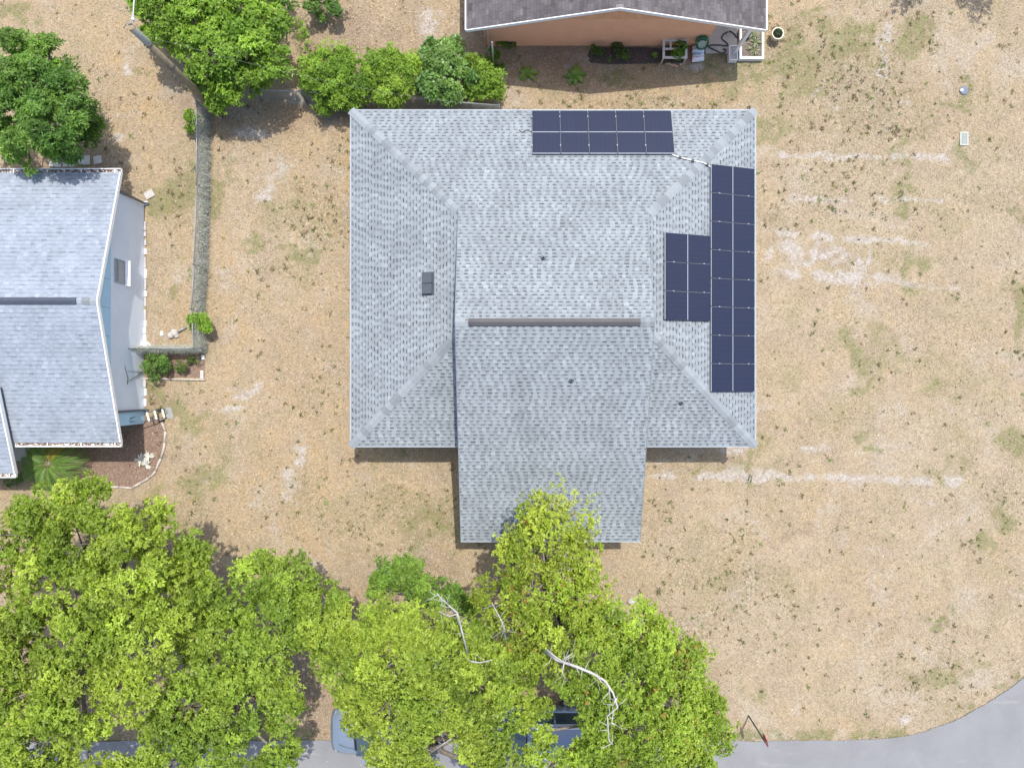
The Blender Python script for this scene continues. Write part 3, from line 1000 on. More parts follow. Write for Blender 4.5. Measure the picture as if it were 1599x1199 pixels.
def panel(center, ax, ay, label, group, endcol=False):
    ax, ay = Vector(ax).normalized(), Vector(ay).normalized()
    az = ax.cross(ay)
    o = bpy.data.objects.new('solar_panel', None)
    COL.objects.link(o)
    m = Matrix((ax, ay, az)).transposed().to_4x4()
    m.translation = center
    o.matrix_world = m
    o['label'], o['category'], o['group'] = label, 'solar panel', group
    for nm, key in (('frame', 'frame'), ('cell_field', 'a'), ('cell_field', 'b'), ('centre_strip', 'strip'), ('mounting_rail', 'rail')):
        c = bpy.data.objects.new(nm, PM[key])
        COL.objects.link(c)
        c.parent = o
    for y in (-0.72, 0.62):
        c = bpy.data.objects.new('clamp', PM['clamp'])
        COL.objects.link(c)
        c.parent = o
        c.location = (0, y, 0)
    return o


ORD = ['first', 'second', 'third', 'fourth', 'fifth', 'sixth', 'seventh', 'eighth']
nN = Vector((0, MP, 1)).normalized()
nE = Vector((MP, 0, 1)).normalized()
uN = Vector((0, -1, MP)).normalized()
uE = Vector((-1, 0, MP)).normalized()
b0 = Vector((0.785, yN - 0.12, E + MP * 0.12)) + nN * 0.135
for k in range(5):
    lab = {0: 'solar panel at the cable end of the row of five along the rear eave', 4: 'solar panel at the white conduit end of the row of five along the eave'}.get(
        k, '%s solar panel from the cable end in the row of five along the eave' % ORD[k])
    c = b0 + Vector((PWD * (k + 0.5), 0, 0)) + uN * PLN / 2
    panel(c, (-1, 0, 0), uN, lab, 'solar panels in a row along the rear eave')
b1 = Vector((xE - 0.13, 8.54, E + MP * 0.13)) + nE * 0.135
for k in range(8):
    lab = {0: 'solar panel at the end of the column of eight where the conduit arrives', 7: 'solar panel at the far end of the column of eight from the conduit'}.get(
        k, '%s solar panel from the conduit end in the side column of eight' % ORD[k])
    panel(b1 + Vector((0, -PWD * (k + 0.5), 0)) + uE * PLN / 2, (0, 1, 0), uE, lab, 'solar panels in a column along the side eave')
b2 = b1 + uE * (PLN + 0.02)
for k in range(3):
    lab = ['solar panel of the small block of three, at the end nearer the conduit', 'middle solar panel of the small block of three beside the long column',
           'solar panel of the small block of three, at the end away from the conduit'][k]
    panel(Vector((b2.x, 5.75, b2.z)) + Vector((0, -PWD * (k + 0.5), 0)) + uE * PLN / 2, (0, 1, 0), uE, lab, 'solar panels in the block of three')
# conduit from one array to the other
t = thing('conduit', 'thin white conduit with black clips crossing the hip between two solar arrays', 'conduit', plane_z(1080, 250, fN))
pts = [plane_z(1049, 242, fN, 0.07), plane_z(1062, 246, fN, 0.06), plane_z(1082, 251, fN, 0.06), plane_z(1097, 254, fN, 0.07), plane_z(1104, 257, fE, 0.07), plane_z(1111, 262, fE, 0.1)]
mb = MB()
mb.tube(pts, 0.022, 7)
mb.build('pipe', M['white'], t)
for i in (1, 2, 4):
    mb = MB()
    mb.obox(pts[i] + Vector((0, 0, -0.02)), (0.06, -0.015, 0), (0.012, 0.04, 0), (0, 0, 0.045))
    mb.build('clip', M['black'], t)
mb = MB()
mb.tube([plane_z(x, y, fN, 0.03) for x, y in ((811, 203), (814, 207), (818, 206), (822, 203), (826, 205), (831, 206))], 0.018, 6)
mb.build('cable', M['black'], label='loose black cable running from the shingles into the rear row of panels', cat='cable')

# ------------------------------------------------------------------ the blue house on the left
xk = -15.66
zr2 = 4.2
y2n, y2r, y2s = 8.43, 3.126, -2.33
wx = -16.04
bh = thing('house', 'pale blue house with light grey shingles, white gutters and one small gable window', 'house', (-20, 3, 0))
xf = -30.0
ns = deck(bh, [(xk, y2n, E), (xf, y2n, E), (xf, y2r, zr2), (xk, y2r, zr2)], [0, 3], mat=M['white'])
shingles(ns, (xk, y2n, E), (-1, 0, 0), (0, y2r - y2n, zr2 - E), [[(xk, y2n, E), (xf, y2n, E), (xf, y2r, zr2), (xk, y2r, zr2)]], GREY2, 21)
ss = deck(bh, [(xf, y2s, E), (xk, y2s, E), (xk, y2r, zr2), (xf, y2r, zr2)], [0, 1], mat=M['white'])
shingles(ss, (xf, y2s, E), (1, 0, 0), (0, y2r - y2s, zr2 - E), [[(xf, y2s, E), (xk, y2s, E), (xk, y2r, zr2), (xf, y2r, zr2)]], GREY2, 22)
# wing roof on the lower left, one step higher
m2 = (zr2 - E) / (y2r - y2s)
xw2, yw2 = -19.88, -3.56
zt = E + m2 * (y2r - yw2)
ws = deck(bh, [(xf, yw2, E), (xw2, yw2, E), (xw2, y2r, zt), (xf, y2r, zt)], [0, 1], thick=0.22, mat=M['white'])
ws2 = None
shingles(ws, (xf, yw2, E), (1, 0, 0), (0, y2r - yw2, zt - E), [[(xf, yw2, E), (xw2, yw2, E), (xw2, y2r - 3.2, E + m2 * (y2r - 3.2 - yw2)), (xf, y2r - 3.2, E + m2 * (y2r - 3.2 - yw2))]], GREY2, 23)
bpy.data.objects.remove(ws) if False else None
# shorten the wing so that it dies into the main slope
for v in ws.data.vertices:
    if v.co.y + ORG[bh].y > y2r - 0.5:
        v.co.y = (y2r - 3.2) - ORG[bh].y
        v.co.z -= m2 * 3.2
# white rake boards
mb = MB()
for a, b in ((Vector((xk, y2n, E)), Vector((xk, y2r, zr2))), (Vector((xk, y2r, zr2)), Vector((xk, y2s, E))), (Vector((xw2, yw2, E)), Vector((xw2, y2r - 3.2, E + m2 * (y2r - 3.2 - yw2))))):
    d = (b - a).normalized()
    mb = MB()
    mb.obox((a + b) / 2 + Vector((0.02, 0, -0.055)), d * (b - a).length / 2, Vector((0.022, 0, 0)), Vector((0, 0, 0.085)))
    mb.build('rake_board', M['white'], bh)
# walls
yw0, yw1, ywd = 7.78, -1.72, -1.13
mb = MB()
mb.face([(wx, ywd, 0), (wx, yw0, 0), (wx, yw0, 2.6), (wx, ywd, 2.6)])
mb.face([(wx, yw0, 0), (xf, yw0, 0), (xf, yw0, 2.55), (wx, yw0, 2.55)])
mb.face([(xf, yw1, 0), (wx, yw1, 0), (wx, yw1, 2.55), (xf, yw1, 2.55)])
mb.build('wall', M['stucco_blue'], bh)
mb = MB()
mb.box((wx - 0.1, yw1, 0.0), (wx + 0.012, ywd, 2.5))
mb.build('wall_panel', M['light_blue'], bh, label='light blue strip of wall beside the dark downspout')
# gable boards, each panel on its own
ys = np.linspace(yw1 + 0.2, yw0 - 0.2, 9)
for k in range(8):
    a, b = float(ys[k]) + 0.006, float(ys[k + 1]) - 0.006
    rz = lambda y: (zr2 - 0.14 - (0.3017 * (y - y2r) if y > y2r else m2 * (y2r - y)))
    top = [(y, max(2.62, rz(y))) for y in ((a, y2r, b) if a < y2r < b else (a, b))]
    mb = MB()
    x0, x1 = wx - 0.03, wx + 0.018
    f = [(x1, a, 2.6), (x1, b, 2.6)] + [(x1, y, z) for y, z in reversed(top)]
    mb.face(f)
    for i in range(len(f)):
        p, q_ = f[i], f[(i + 1) % len(f)]
        mb.face([p, (x0,) + p[1:], (x0,) + q_[1:], q_])
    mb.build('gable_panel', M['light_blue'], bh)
# window with slats and a white sloping sill
wy0, wy1, wz0, wz1 = 4.10, 5.08, 1.56, 2.34
mb = MB()
for lo, hi in (((wx - .02, wy0, wz1 - .05), (wx + .035, wy1, wz1)), ((wx - .02, wy0, wz0), (wx + .035, wy1, wz0 + .05)), ((wx - .02, wy0, wz0 + .05), (wx + .035, wy0 + .05, wz1 - .05)),
               ((wx - .02, wy1 - .05, wz0 + .05), (wx + .035, wy1, wz1 - .05)), ((wx - .02, wy0 + .05, (wz0 + wz1) / 2 + .06), (wx + .03, wy1 - .05, (wz0 + wz1) / 2 + .11))):
    mb.box(lo, hi)
wf = mb.build('window', plain('grey_window_frame', (0.34, 0.38, 0.42), 0.5), bh)
for z0, z1 in ((wz0 + .05, (wz0 + wz1) / 2 + .06), ((wz0 + wz1) / 2 + .11, wz1 - .05)):
    mb = MB()
    mb.box((wx - .03, wy0 + .05, z0), (wx + .008, wy1 - .05, z1))
    mb.build('pane', M['window_glass'], wf)
mb = MB()
for k in range(5):
    mb.box((wx + .009, wy0 + .06, wz0 + .08 + k * .075), (wx + .02, wy1 - .06, wz0 + .125 + k * .075))
mb.build('shutter_slats', M['alu'], wf)
mb = MB()
mb.face([(wx, wy0 - .04, wz0 + .02), (wx + .20, wy0 - .04, wz0 - .06), (wx + .20, wy1 + .02, wz0 - .06), (wx, wy1 + .02, wz0 + .02)])
mb.face([(wx + .20, wy0 - .04, wz0 - .06), (wx + .20, wy0 - .04, wz0 - .12), (wx + .20, wy1 + .02, wz0 - .12), (wx + .20, wy1 + .02, wz0 - .06)])
mb.face([(wx, wy0 - .04, wz0 + .02), (wx, wy0 - .04, wz0 - .12), (wx + .20, wy0 - .04, wz0 - .12), (wx + .20, wy0 - .04, wz0 - .06)])
mb.face([(wx, wy1 + .02, wz0 + .02), (wx + .20, wy1 + .02, wz0 - .06), (wx + .20, wy1 + .02, wz0 - .12), (wx, wy1 + .02, wz0 - .12)])
mb.build('sill', M['white'], wf)


def gutter(parent, x0, x1, y, s, name='gutter'):
    mb = MB()
    w, h = 0.15, 0.11
    z = E - 0.03
    t_ = 0.02
    mb.box((x0, min(y, y + s * t_), z - h), (x1, max(y, y + s * t_), z))
    mb.box((x0, min(y + s * t_, y + s * w), z - h), (x1, max(y + s * t_, y + s * w), z - h + 0.015))
    mb.box((x0, min(y + s * w, y + s * (w + .035)), z - h), (x1, max(y + s * w, y + s * (w + .035)), z + 0.01))
    for x in (x0, x1):
        mb.box((x - .008, min(y, y + s * w), z - h), (x + .008, max(y, y + s * w), z))
    g = mb.build(name, M['white'], parent)
    n = int(abs(x1 - x0) / 1.35)
    for k in range(1, n + 1):
        x = x1 - 0.25 - (k - 1) * 1.35
        if x < x0:
            break
        hb = MB()
        hb.box((x - .02, min(y + s * t_, y + s * w), z - .02), (x + .02, max(y + s * t_, y + s * w), z - .002))
        hb.build('gutter_hanger', M['white'], g)
    # dead leaves lying in the trough
    cnt = int(abs(x1 - x0) * 70)
    P = np.stack([rng.uniform(x0, x1, cnt), y + s * rng.uniform(0.03, w - .01, cnt), np.full(cnt, z - h + 0.03) + rng.uniform(0, .05, cnt)], 1)
    a = rng.uniform(0, 6.28, cnt)
    d = np.stack([np.cos(a), np.sin(a), rng.uniform(-.2, .2, cnt)], 1) * 0.05
    e = np.stack([-np.sin(a), np.cos(a), rng.uniform(-.3, .3, cnt)], 1) * 0.022
    e[:, 1] = np.clip(e[:, 1], -0.012, 0.012)
    d[:, 1] = np.clip(d[:, 1], -0.02, 0.02)
    V = np.stack([P - d, P + e, P + d, P - e], 1).reshape(-1, 3)
    bulk('leaf_litter', V, 4, M['litter'], g, rng.choice(3, cnt)[:, None] * 0 + np.array([[.16, .08, .05], [.10, .06, .045], [.22, .13, .08]])[rng.choice(3, cnt)], kind='stuff')
    return g


gutter(bh, xf, xk + 0.03, y2n, 1)
gutter(bh, xw2 + 0.02, xk + 0.03, y2s, -1)
gutter(bh, xf, xw2 + 0.03, yw2, -1)
for pts in ([(xk - .08, y2n + .06, 2.46), (xk - .08, y2n - .02, 2.33), (wx + .07, 7.88, 2.22), (wx + .07, 7.84, 2.05), (wx + .07, 7.84, .16), (wx + .22, 7.84, .06)],
            [(xk - .08, y2s - .06, 2.46), (xk - .08, y2s - .02, 2.38), (wx + .07, ywd - .05, 2.30), (wx + .07, ywd, 2.12), (wx + .07, ywd, .12), (wx + .2, ywd, .05)]):
    mb = MB()
    for a, b in zip(pts[:-1], pts[1:]):
        mb.tube([a, b], 0.055, 4, smooth=False)
    mb.build('downspout', M['dark_metal'], bh)
mb = MB()
zv = zr2 + 0.03
for s in (1, -1):
    q_ = [(xf, y2r, zv + .045), (-16.42, y2r, zv + .045), (-16.42, y2r + s * .13, zv), (xf, y2r + s * .13, zv)]
    mb.face(q_[::-s])
    mb.face([(xf, y2r + s * .13, zv), (-16.42, y2r + s * .13, zv), (-16.42, y2r + s * .13, zv - .09), (xf, y2r + s * .13, zv - .09)][::-s])
mb.face([(-16.42, y2r - .13, zv - .09), (-16.42, y2r + .13, zv - .09), (-16.42, y2r + .13, zv), (-16.42, y2r, zv + .045), (-16.42, y2r - .13, zv)])
mb.build('ridge_vent', M['vent_navy'], bh)
hip_caps(bh, (xk, y2r, zr2), (-16.4, y2r, zr2), Vector((0, 1, -.3)), Vector((0, -1, -.3)), exposure=.26, half=.15, mats=capm, name='ridge_cap')
# slab and step under the lower eave, paving along the wall
mb = MB()
mb.box((-22.5, -3.33, 0), (-20.32, -2.0, 0.14))
mb.build('porch_slab', M['concrete'], kind='structure')
eb = thing('garden_edging', 'broken line of white edging bricks along the foot of the pale blue wall', 'garden edging', (-15.93, 3, 0))
y = 7.5
while y > -0.9:
    L = R_.uniform(0.22, 0.5)
    if R_.random() < 0.8 and not (0.9 < y < 2.0 and R_.random() < .4):
        mb = MB()
        mb.obox((-15.97 + R_.uniform(-.015, .015), y - L / 2, 0.03), (0.05, R_.uniform(-.005, .005), 0), (0, L / 2 - .01, 0), (0, 0, R_.uniform(.035, .05)))
        mb.build('brick', R_.choice([M['white'], M['white'], M['rock']]), eb)
    y -= L + R_.choice([0.01, 0.02, 0.12])

# ------------------------------------------------------------------ the orange house at the top
zo = 4.27
oy, oyw = 14.13, 14.727
ox0, oxr, ox1 = -1.83, 4.056, 10.14
oyb = 27.0
oh = thing('house', 'orange boarded house with a brown shingle gable roof at the edge of the lot', 'house', (4, 18, 0))
ow = deck(oh, [(ox0, oyb, E), (ox0, oy, E), (oxr, oy, zo), (oxr, oyb, zo)], [0, 1], mat=M['white'])
shingles(ow, (ox0, oyb, E), (0, -1, 0), (oxr - ox0, 0, zo - E), [[(ox0, oyb, E), (ox0, oy, E), (oxr, oy, zo), (oxr, oyb, zo)]], BROWN, 31)
oe = deck(oh, [(ox1, oy, E), (ox1, oyb, E), (oxr, oyb, zo), (oxr, oy, zo)], [0, 3], mat=M['white'])
shingles(oe, (ox1, oy, E), (0, 1, 0), (oxr - ox1, 0, zo - E), [[(ox1, oy, E), (ox1, oyb, E), (oxr, oyb, zo), (oxr, oy, zo)]], BROWN, 32)
mb = MB()
for a, b in ((Vector((ox0, oy, E)), Vector((oxr, oy, zo))), (Vector((oxr, oy, zo)), Vector((ox1, oy, E)))):
    d = (b - a).normalized()
    mb = MB()
    mb.obox((a + b) / 2 + Vector((0, -0.016, -0.06)), d * (b - a).length / 2, Vector((0, 0.016, 0)), Vector((0, 0, 0.085)))
    mb.build('rake_board', M['white'], oh)
for xa, xb in ((ox0 - .05, ox0), (ox1, ox1 + .06)):
    mb = MB()
    mb.box((xa, oy - .01, E - .13), (xb, oyb, E + .02))
    mb.build('eave_board', M['white'], oh)
hip_caps(oh, (oxr, oy, zo), (oxr, oyb, zo), Vector((-1, 0, -.283)), Vector((1, 0, -.283)), exposure=.14, half=.15,
         mats=[plain('brown_cap_%d' % k, c, .9, var=.1) for k, c in enumerate(((.11, .10, .105), (.19, .17, .17), (.09, .08, .083)))], name='ridge_cap')
bx0, bx1 = -1.19, 8.39
# lap siding up to the gable, real laps
mb = MB()
z = 0.12
while z < 2.3:
    z1 = min(z + 0.17, 2.34)
    mb.face([(bx0, oyw - .020, z), (bx1, oyw - .020, z), (bx1, oyw - .004, z1), (bx0, oyw - .004, z1)])
    mb.face([(bx0, oyw, z), (bx1, oyw, z), (bx1, oyw - .020, z), (bx0, oyw - .020, z)])
    z = z1
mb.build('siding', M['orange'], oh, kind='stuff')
mb = MB()
mb.face([(bx1, oyw, 0), (bx1, oyb, 0), (bx1, oyb, 2.6), (bx1, oyw, 2.6)])
mb.face([(bx0, oyb, 0), (bx0, oyw, 0), (bx0, oyw, 2.6), (bx0, oyb, 2.6)])
mb.face([(bx0, oyw, 0), (bx1, oyw, 0), (bx1, oyw, .12), (bx0, oyw, .12)])
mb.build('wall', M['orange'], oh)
xs = np.arange(bx0 - .4, bx1 + .5, 0.31)
for xa in xs:
    a, b = max(float(xa) + .004, ox0 + .6), min(float(xa) + .306, ox1 - .6)
    rz = lambda x: (zo - .14 - (zo - E) / (oxr - ox0) * abs(x - oxr))
    ta, tb = rz(a), rz(b)
    if max(ta, tb) < 2.42 or b <= a:
        continue
    mb = MB()
    dy = R_.uniform(0, .008)
    f = [(a, oyw - .03 - dy, 2.345), (b, oyw - .03 - dy, 2.345), (b, oyw - .03 - dy, max(2.36, tb)), (a, oyw - .03 - dy, max(2.36, ta))]
    mb.face(f)
    for i in range(4):
        p, q_ = f[i], f[(i + 1) % 4]
        mb.face([p, (p[0], oyw, p[2]), (q_[0], oyw, q_[2]), q_])
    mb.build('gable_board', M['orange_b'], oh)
mb = MB()
mb.tube([(-1.02, oyw - .06, 2.5), (-1.02, oyw - .06, .1), (-1.02, oyw - .2, .04)], 0.05, 4, smooth=False)
mb.build('downspout', plain('beige_downspout', (.62, .55, .45), .6), oh)
mb = MB()
mb.box((bx1 + .02, 14.38, 0), (ox1 - .35, oyb, .10))
mb.build('porch_slab', M['concrete'], kind='structure')
pc = G(1146, 84)
mb = MB()
mb.box((pc.x - .07, pc.y - .07, .10), (pc.x + .07, pc.y + .07, 2.5))
mb.box((pc.x - .10, pc.y - .10, .10), (pc.x + .10, pc.y + .10, .22))
mb.build('porch_post', M['white'], oh)

# ------------------------------------------------------------------ leaves, crowns, trees


def unit(a):
    return a / np.maximum(1e-9, np.linalg.norm(a, axis=-1, keepdims=True))


def leaf_quads(P, D, Nn, L, W, fold=0.25):
    """leaf quads from base point, direction, normal, length and width arrays"""
    S = unit(np.cross(D, Nn))
    Nn = unit(np.cross(S, D))
    L, W = L[:, None], W[:, None]
    mid = P + D * L * 0.48
    return np.stack([P, mid - S * W * .5 + Nn * W * fold, P + D * L - Nn * L * 0.12, mid + S * W * .5 + Nn * W * fold], 1).reshape(-1, 3)


def rosettes(P, Nn, k, L, W, r, spread=(0.15, 0.75)):
    n = len(P)
    t = unit(np.cross(Nn, np.array([[0.31, 0.77, 0.56]])) + 1e-6)
    b = np.cross(Nn, t)
    P_, D_, N_ = [], [], []
    a0 = r.uniform(0, 6.283, n)
    for i in range(k):
        a = a0 + 6.283 * i / k + r.normal(0, .3, n)
        s = r.uniform(spread[0], spread[1], n)
        d = unit(t * np.cos(a)[:, None] + b * np.sin(a)[:, None] + Nn * s[:, None])
        P_.append(P + r.normal(0, .012, (n, 3)))
        D_.append(d)
        N_.append(unit(Nn + r.normal(0, .28, (n, 3)) - d * 0.1))
    P_, D_, N_ = np.concatenate(P_), np.concatenate(D_), np.concatenate(N_)
    m = len(P_)
    return leaf_quads(P_, D_, N_, L * r.uniform(.7, 1.25, m), W * r.uniform(.75, 1.2, m)), m


def crown(parent, blobs, pal, seed, clump=0.42, dens=34, leaf=(0.125, 0.06), k=6, holes=0.30, flat=0.72, mat=None, gaps=(), name='crown', lay=2.3, yellow=0.0, hscale=0.55):
    r = np.random.default_rng(seed)
    CP, CR = [], []
    cl = []
    for px, py, rp, zt in blobs:
        R0 = rp * K * (H - zt)
        hR = max(0.35, flat * R0)
        c = G(px, py, zt)
        c = np.array([c.x, c.y, zt - hR])
        n = max(3, int(lay * (R0 / clump) ** 2) + 2)
        d = unit(r.normal(0, 1, (n * 2, 3)))
        d = d[d[:, 2] > -0.25][:n]
        f = np.where(r.random(len(d)) < 0.78, r.uniform(.8, 1.02, len(d)), r.uniform(.35, .8, len(d)))
        p = c + d * np.array([R0, R0, hR]) * f[:, None] * np.array([1, 1, 1])
        # pull the clumps in so that their leaves end near the outline
        rad = np.hypot(p[:, 0] - c[0], p[:, 1] - c[1])
        lim = max(0.05, R0 - clump * .75)
        sc = np.minimum(1, lim / np.maximum(rad, 1e-6))
        p[:, 0] = c[0] + (p[:, 0] - c[0]) * sc
        p[:, 1] = c[1] + (p[:, 1] - c[1]) * sc
        cl.append(p)
        CP.append((c, R0))
    cl = np.concatenate(cl)
    hn = fbm(cl[:, 0], cl[:, 1], hscale, seed + 5, 3)
    keep = hn > holes
    for px, py, rp in gaps:
        g = np.array([(px - 799.5), (599.5 - py)])
        sx = cl[:, 0] / (K * (H - cl[:, 2]))
        sy = cl[:, 1] / (K * (H - cl[:, 2]))
        keep &= np.hypot(sx - g[0], sy - g[1]) > rp + 6
    cl = cl[keep]
    cl = cl[cl[:, 2] > 0.25]
    cr = clump * r.uniform(.65, 1.25, len(cl))
    tone = r.normal(1, .13, len(cl))
    hue = np.clip(fbm(cl[:, 0], cl[:, 1], .9, seed + 9, 3) * 1.6 - .3 + r.normal(0, .15, len(cl)), 0, 1)
    nr = np.maximum(5, (dens * (cr / clump) ** 2)).astype(int)
    idx = np.repeat(np.arange(len(cl)), nr)
    d = r.normal(0, 1, (len(idx), 3))
    d = unit(d)
    d[:, 2] = np.where(d[:, 2] < -0.25, -d[:, 2], d[:, 2])
    P = cl[idx] + d * cr[idx][:, None] * np.array([1, 1, .75]) * r.uniform(.6, 1.05, len(idx))[:, None]
    Nn = unit(d * .8 + np.array([0, 0, .8]) + r.normal(0, .3, d.shape))
    V, m = rosettes(P, Nn, k, leaf[0], leaf[1], r)
    pal = np.array(pal)
    h = np.clip(np.tile(hue[idx], k) + r.normal(0, .18, m), 0, 1)[:, None]
    col = (pal[0] * (1 - h) + pal[1] * h) * np.clip(np.tile(tone[idx], k) + r.normal(0, .16, m), .45, 1.6)[:, None]
    if yellow:
        y_ = np.tile(r.random(len(idx)) < yellow, k)
        col[y_] = np.array([.42, .27, .07]) * r.uniform(.6, 1.1, (int(y_.sum()), 1))
    bulk(name, V, 4, mat or M['leaf'], parent, col)
    return CP, cl


def limbs(parent, base, CP, cl, trunk_r, seed, fork=0.45, twigs=60, bark=None):
    r = random.Random(seed)
    base = Vector(base)
    zmax = max(c[2] for c, _ in CP)
    cx = sum(c[0] for c, _ in CP) / len(CP)
    cy = sum(c[1] for c, _ in CP) / len(CP)
    top = Vector((base.x * .6 + cx * .4, base.y * .6 + cy * .4, zmax * fork))
    mb = MB()
    mid = base.lerp(top, .5) + Vector((r.uniform(-.15, .15), r.uniform(-.15, .15), 0))
    mb.tube([base + Vector((0, 0, -.05)), base + Vector((0, 0, .25)), mid, top], [trunk_r * 1.5, trunk_r * 1.1, trunk_r * .95, trunk_r * .8], 9)
    mb.build('trunk', bark or M['bark'], parent)
    mb = MB()
    ends = []
    for c, R0 in CP:
        e = Vector(c)
        p1 = top.lerp(e, .35) + Vector((r.uniform(-.3, .3), r.uniform(-.3, .3), r.uniform(0, .5)))
        p2 = top.lerp(e, .7) + Vector((r.uniform(-.3, .3), r.uniform(-.3, .3), r.uniform(0, .4)))
        s = trunk_r * r.uniform(.35, .5)
        mb.tube([top - Vector((0, 0, .1)), p1, p2, e], [s, s * .75, s * .5, s * .25], 6)
        ends.append((p2, e))
    pick = r.sample(range(len(cl)), min(twigs, len(cl)))
    for i in pick:
        q_ = Vector(cl[i])
        a = min(ends, key=lambda pe: (pe[1] - q_).length)[1 if r.random() < .6 else 0]
        m_ = a.lerp(q_, .5) + Vector((r.uniform(-.12, .12), r.uniform(-.12, .12), r.uniform(-.1, .1)))
        mb.tube([a, m_, q_], [.035, .025, .01], 4)
    mb.build('limbs', bark or M['bark'], parent)


OAK = ((0.165, 0.25, 0.026), (0.345, 0.43, 0.058))
OAK_Y = ((0.195, 0.275, 0.026), (0.385, 0.45, 0.06))
DARK = ((0.07, 0.15, 0.03), (0.16, 0.275, 0.055))
BRIGHT = ((0.12, 0.225, 0.024), (0.26, 0.40, 0.05))
MIDG = ((0.08, 0.14, 0.03), (0.15, 0.22, 0.045))


def tree(name, label, cat, basepx, blobs, pal, seed, trunk_r=.2, group=None, fork=.45, twigs=60, **kw):
    b = G(*basepx)
    t = thing(name, label, cat, (b.x, b.y, 0), group)
    CP, cl = crown(t, blobs, pal, seed, **kw)
    limbs(t, b, CP, cl, trunk_r, seed, fork, twigs)
    return t


def dead(parent, lines, r0=.05):
    for pts, r in lines:
        mb = MB()
        W = [G(*p) for p in pts]
        W = [w + Vector((R_.uniform(-.05, .05), R_.uniform(-.05, .05), R_.uniform(-.04, .04))) if 0 < i < len(W) - 1 else w for i, w in enumerate(W)]
        mb.tube(W, [r * .66 * (1 - .7 * i / (len(pts) - 1)) for i in range(len(pts))], 6)
        for a, b in zip(W[:-1], W[1:]):
            for _ in range(2):
                q = a.lerp(b, R_.uniform(.2, .95))
                an = R_.uniform(0, 6.283)
                l = R_.uniform(.18, .5)
                e = q + Vector((math.cos(an) * l, math.sin(an) * l, R_.uniform(.0, .2)))
                mb.tube([q, q.lerp(e, .5) + Vector((R_.uniform(-.05, .05), R_.uniform(-.05, .05), .03)), e], [r * .2, r * .14, .004], 4)
        mb.build('dead_limb', M['dead_wood'], parent)


# street trees along the lower edge
tree('oak_tree', 'broad yellow-green oak whose canopy fills the lower left corner beside the palm', 'tree', (150, 1010),
     [(55, 805, 58, 6.3), (130, 790, 46, 6.0), (30, 850, 62, 6.8), (110, 860, 70, 7.4), (195, 830, 58, 6.8), (255, 865, 52, 6.6), (290, 900, 38, 6.2), (300, 862, 32, 6.0), (302, 935, 40, 6.4), (318, 985, 30, 6.0), (60, 935, 80, 8.0), (160, 930, 80, 8.4), (250, 945, 62, 7.4),
      (10, 1010, 70, 7.8), (100, 1030, 75, 8.4), (195, 1020, 70, 8.4), (280, 1000, 34, 6.4), (20, 1100, 75, 8.0), (95, 1110, 70, 8.2), (175, 1095, 55, 8.0), (40, 1190, 70, 7.6), (-60, 900, 80, 7.4), (-70, 1060, 90, 7.6), (110, 1230, 70, 7), (-40, 1230, 80, 7)],
     OAK, 101, .34, gaps=((140, 985, 12), (85, 990, 10), (148, 1165, 20), (125, 1120, 9), (10, 910, 9)), holes=.17, twigs=110)
dead_t = bpy.data.objects[-1] if False else None
tB = tree('oak_tree', 'rounded mid green oak between the corner oak and the parked silver vehicle', 'tree', (390, 1060),
          [(395, 905, 40, 5.8), (440, 925, 52, 6.2), (495, 940, 44, 5.8), (350, 950, 40, 6.0), (410, 975, 62, 6.6), (480, 985, 46, 5.8), (335, 1010, 44, 6.2), (390, 1035, 52, 6.6), (300, 1060, 52, 6.8), (370, 1095, 58, 6.6),
           (430, 1075, 34, 5.6), (280, 1120, 52, 6.8), (430, 1120, 38, 5.6), (350, 1155, 52, 6.4), (250, 1170, 52, 6.6), (425, 1190, 38, 5.2), (320, 1220, 60, 6.4), (220, 1235, 50, 6.4)],
          ((.145, .235, .025), (.305, .405, .055)), 102, .26, gaps=((330, 925, 12), (345, 1035, 9), (398, 1105, 10), (400, 1168, 10)), holes=.17, twigs=90)
tC = tree('oak_tree', 'wide yellow-green oak spreading over the silver parked vehicle', 'tree', (668, 1150),
          [(500, 1000, 42, 6.2), (555, 985, 44, 6.6), (610, 985, 48, 7.0), (665, 985, 50, 7.2), (540, 1050, 56, 7.0), (615, 1045, 66, 7.6), (690, 1050, 66, 7.8), (550, 1128, 20, 4.6), (560, 1085, 38, 6.2), (600, 1110, 50, 6.8), (580, 1128, 34, 5.8), (655, 1150, 36, 6.2), (670, 1115, 62, 7.4),
           (745, 1090, 62, 7.4), (800, 1050, 50, 7.2), (790, 1120, 50, 7.0), (600, 1180, 30, 6.0), (635, 1190, 34, 6.0), (760, 1160, 40, 6.6), (725, 1170, 28, 6.2), (830, 1100, 34, 6.8), (735, 1010, 40, 7.0), (640, 1235, 50, 6), (780, 1225, 56, 6.4)],
          OAK, 103, .3, gaps=((668, 1158, 10), (700, 1160, 12)), holes=.22, twigs=110)
dead(tC, [(((730, 1020, 7.3), (722, 985, 7.9), (715, 958, 8.2), (690, 935, 8.3), (682, 925, 8.3)), .055), (((715, 958, 8.2), (700, 962, 8.2), (685, 955, 8.2)), .03), (((700, 945, 8.25), (690, 930, 8.3), (690, 955, 8.3)), .025),
          (((716, 975, 8.0), (713, 960, 8.2), (714, 948, 8.3)), .02), (((665, 1180, 5.4), (690, 1160, 6.2), (705, 1153, 6.6)), .05), (((735, 1032, 7.6), (748, 1035, 7.6), (768, 1030, 7.7)), .04)])
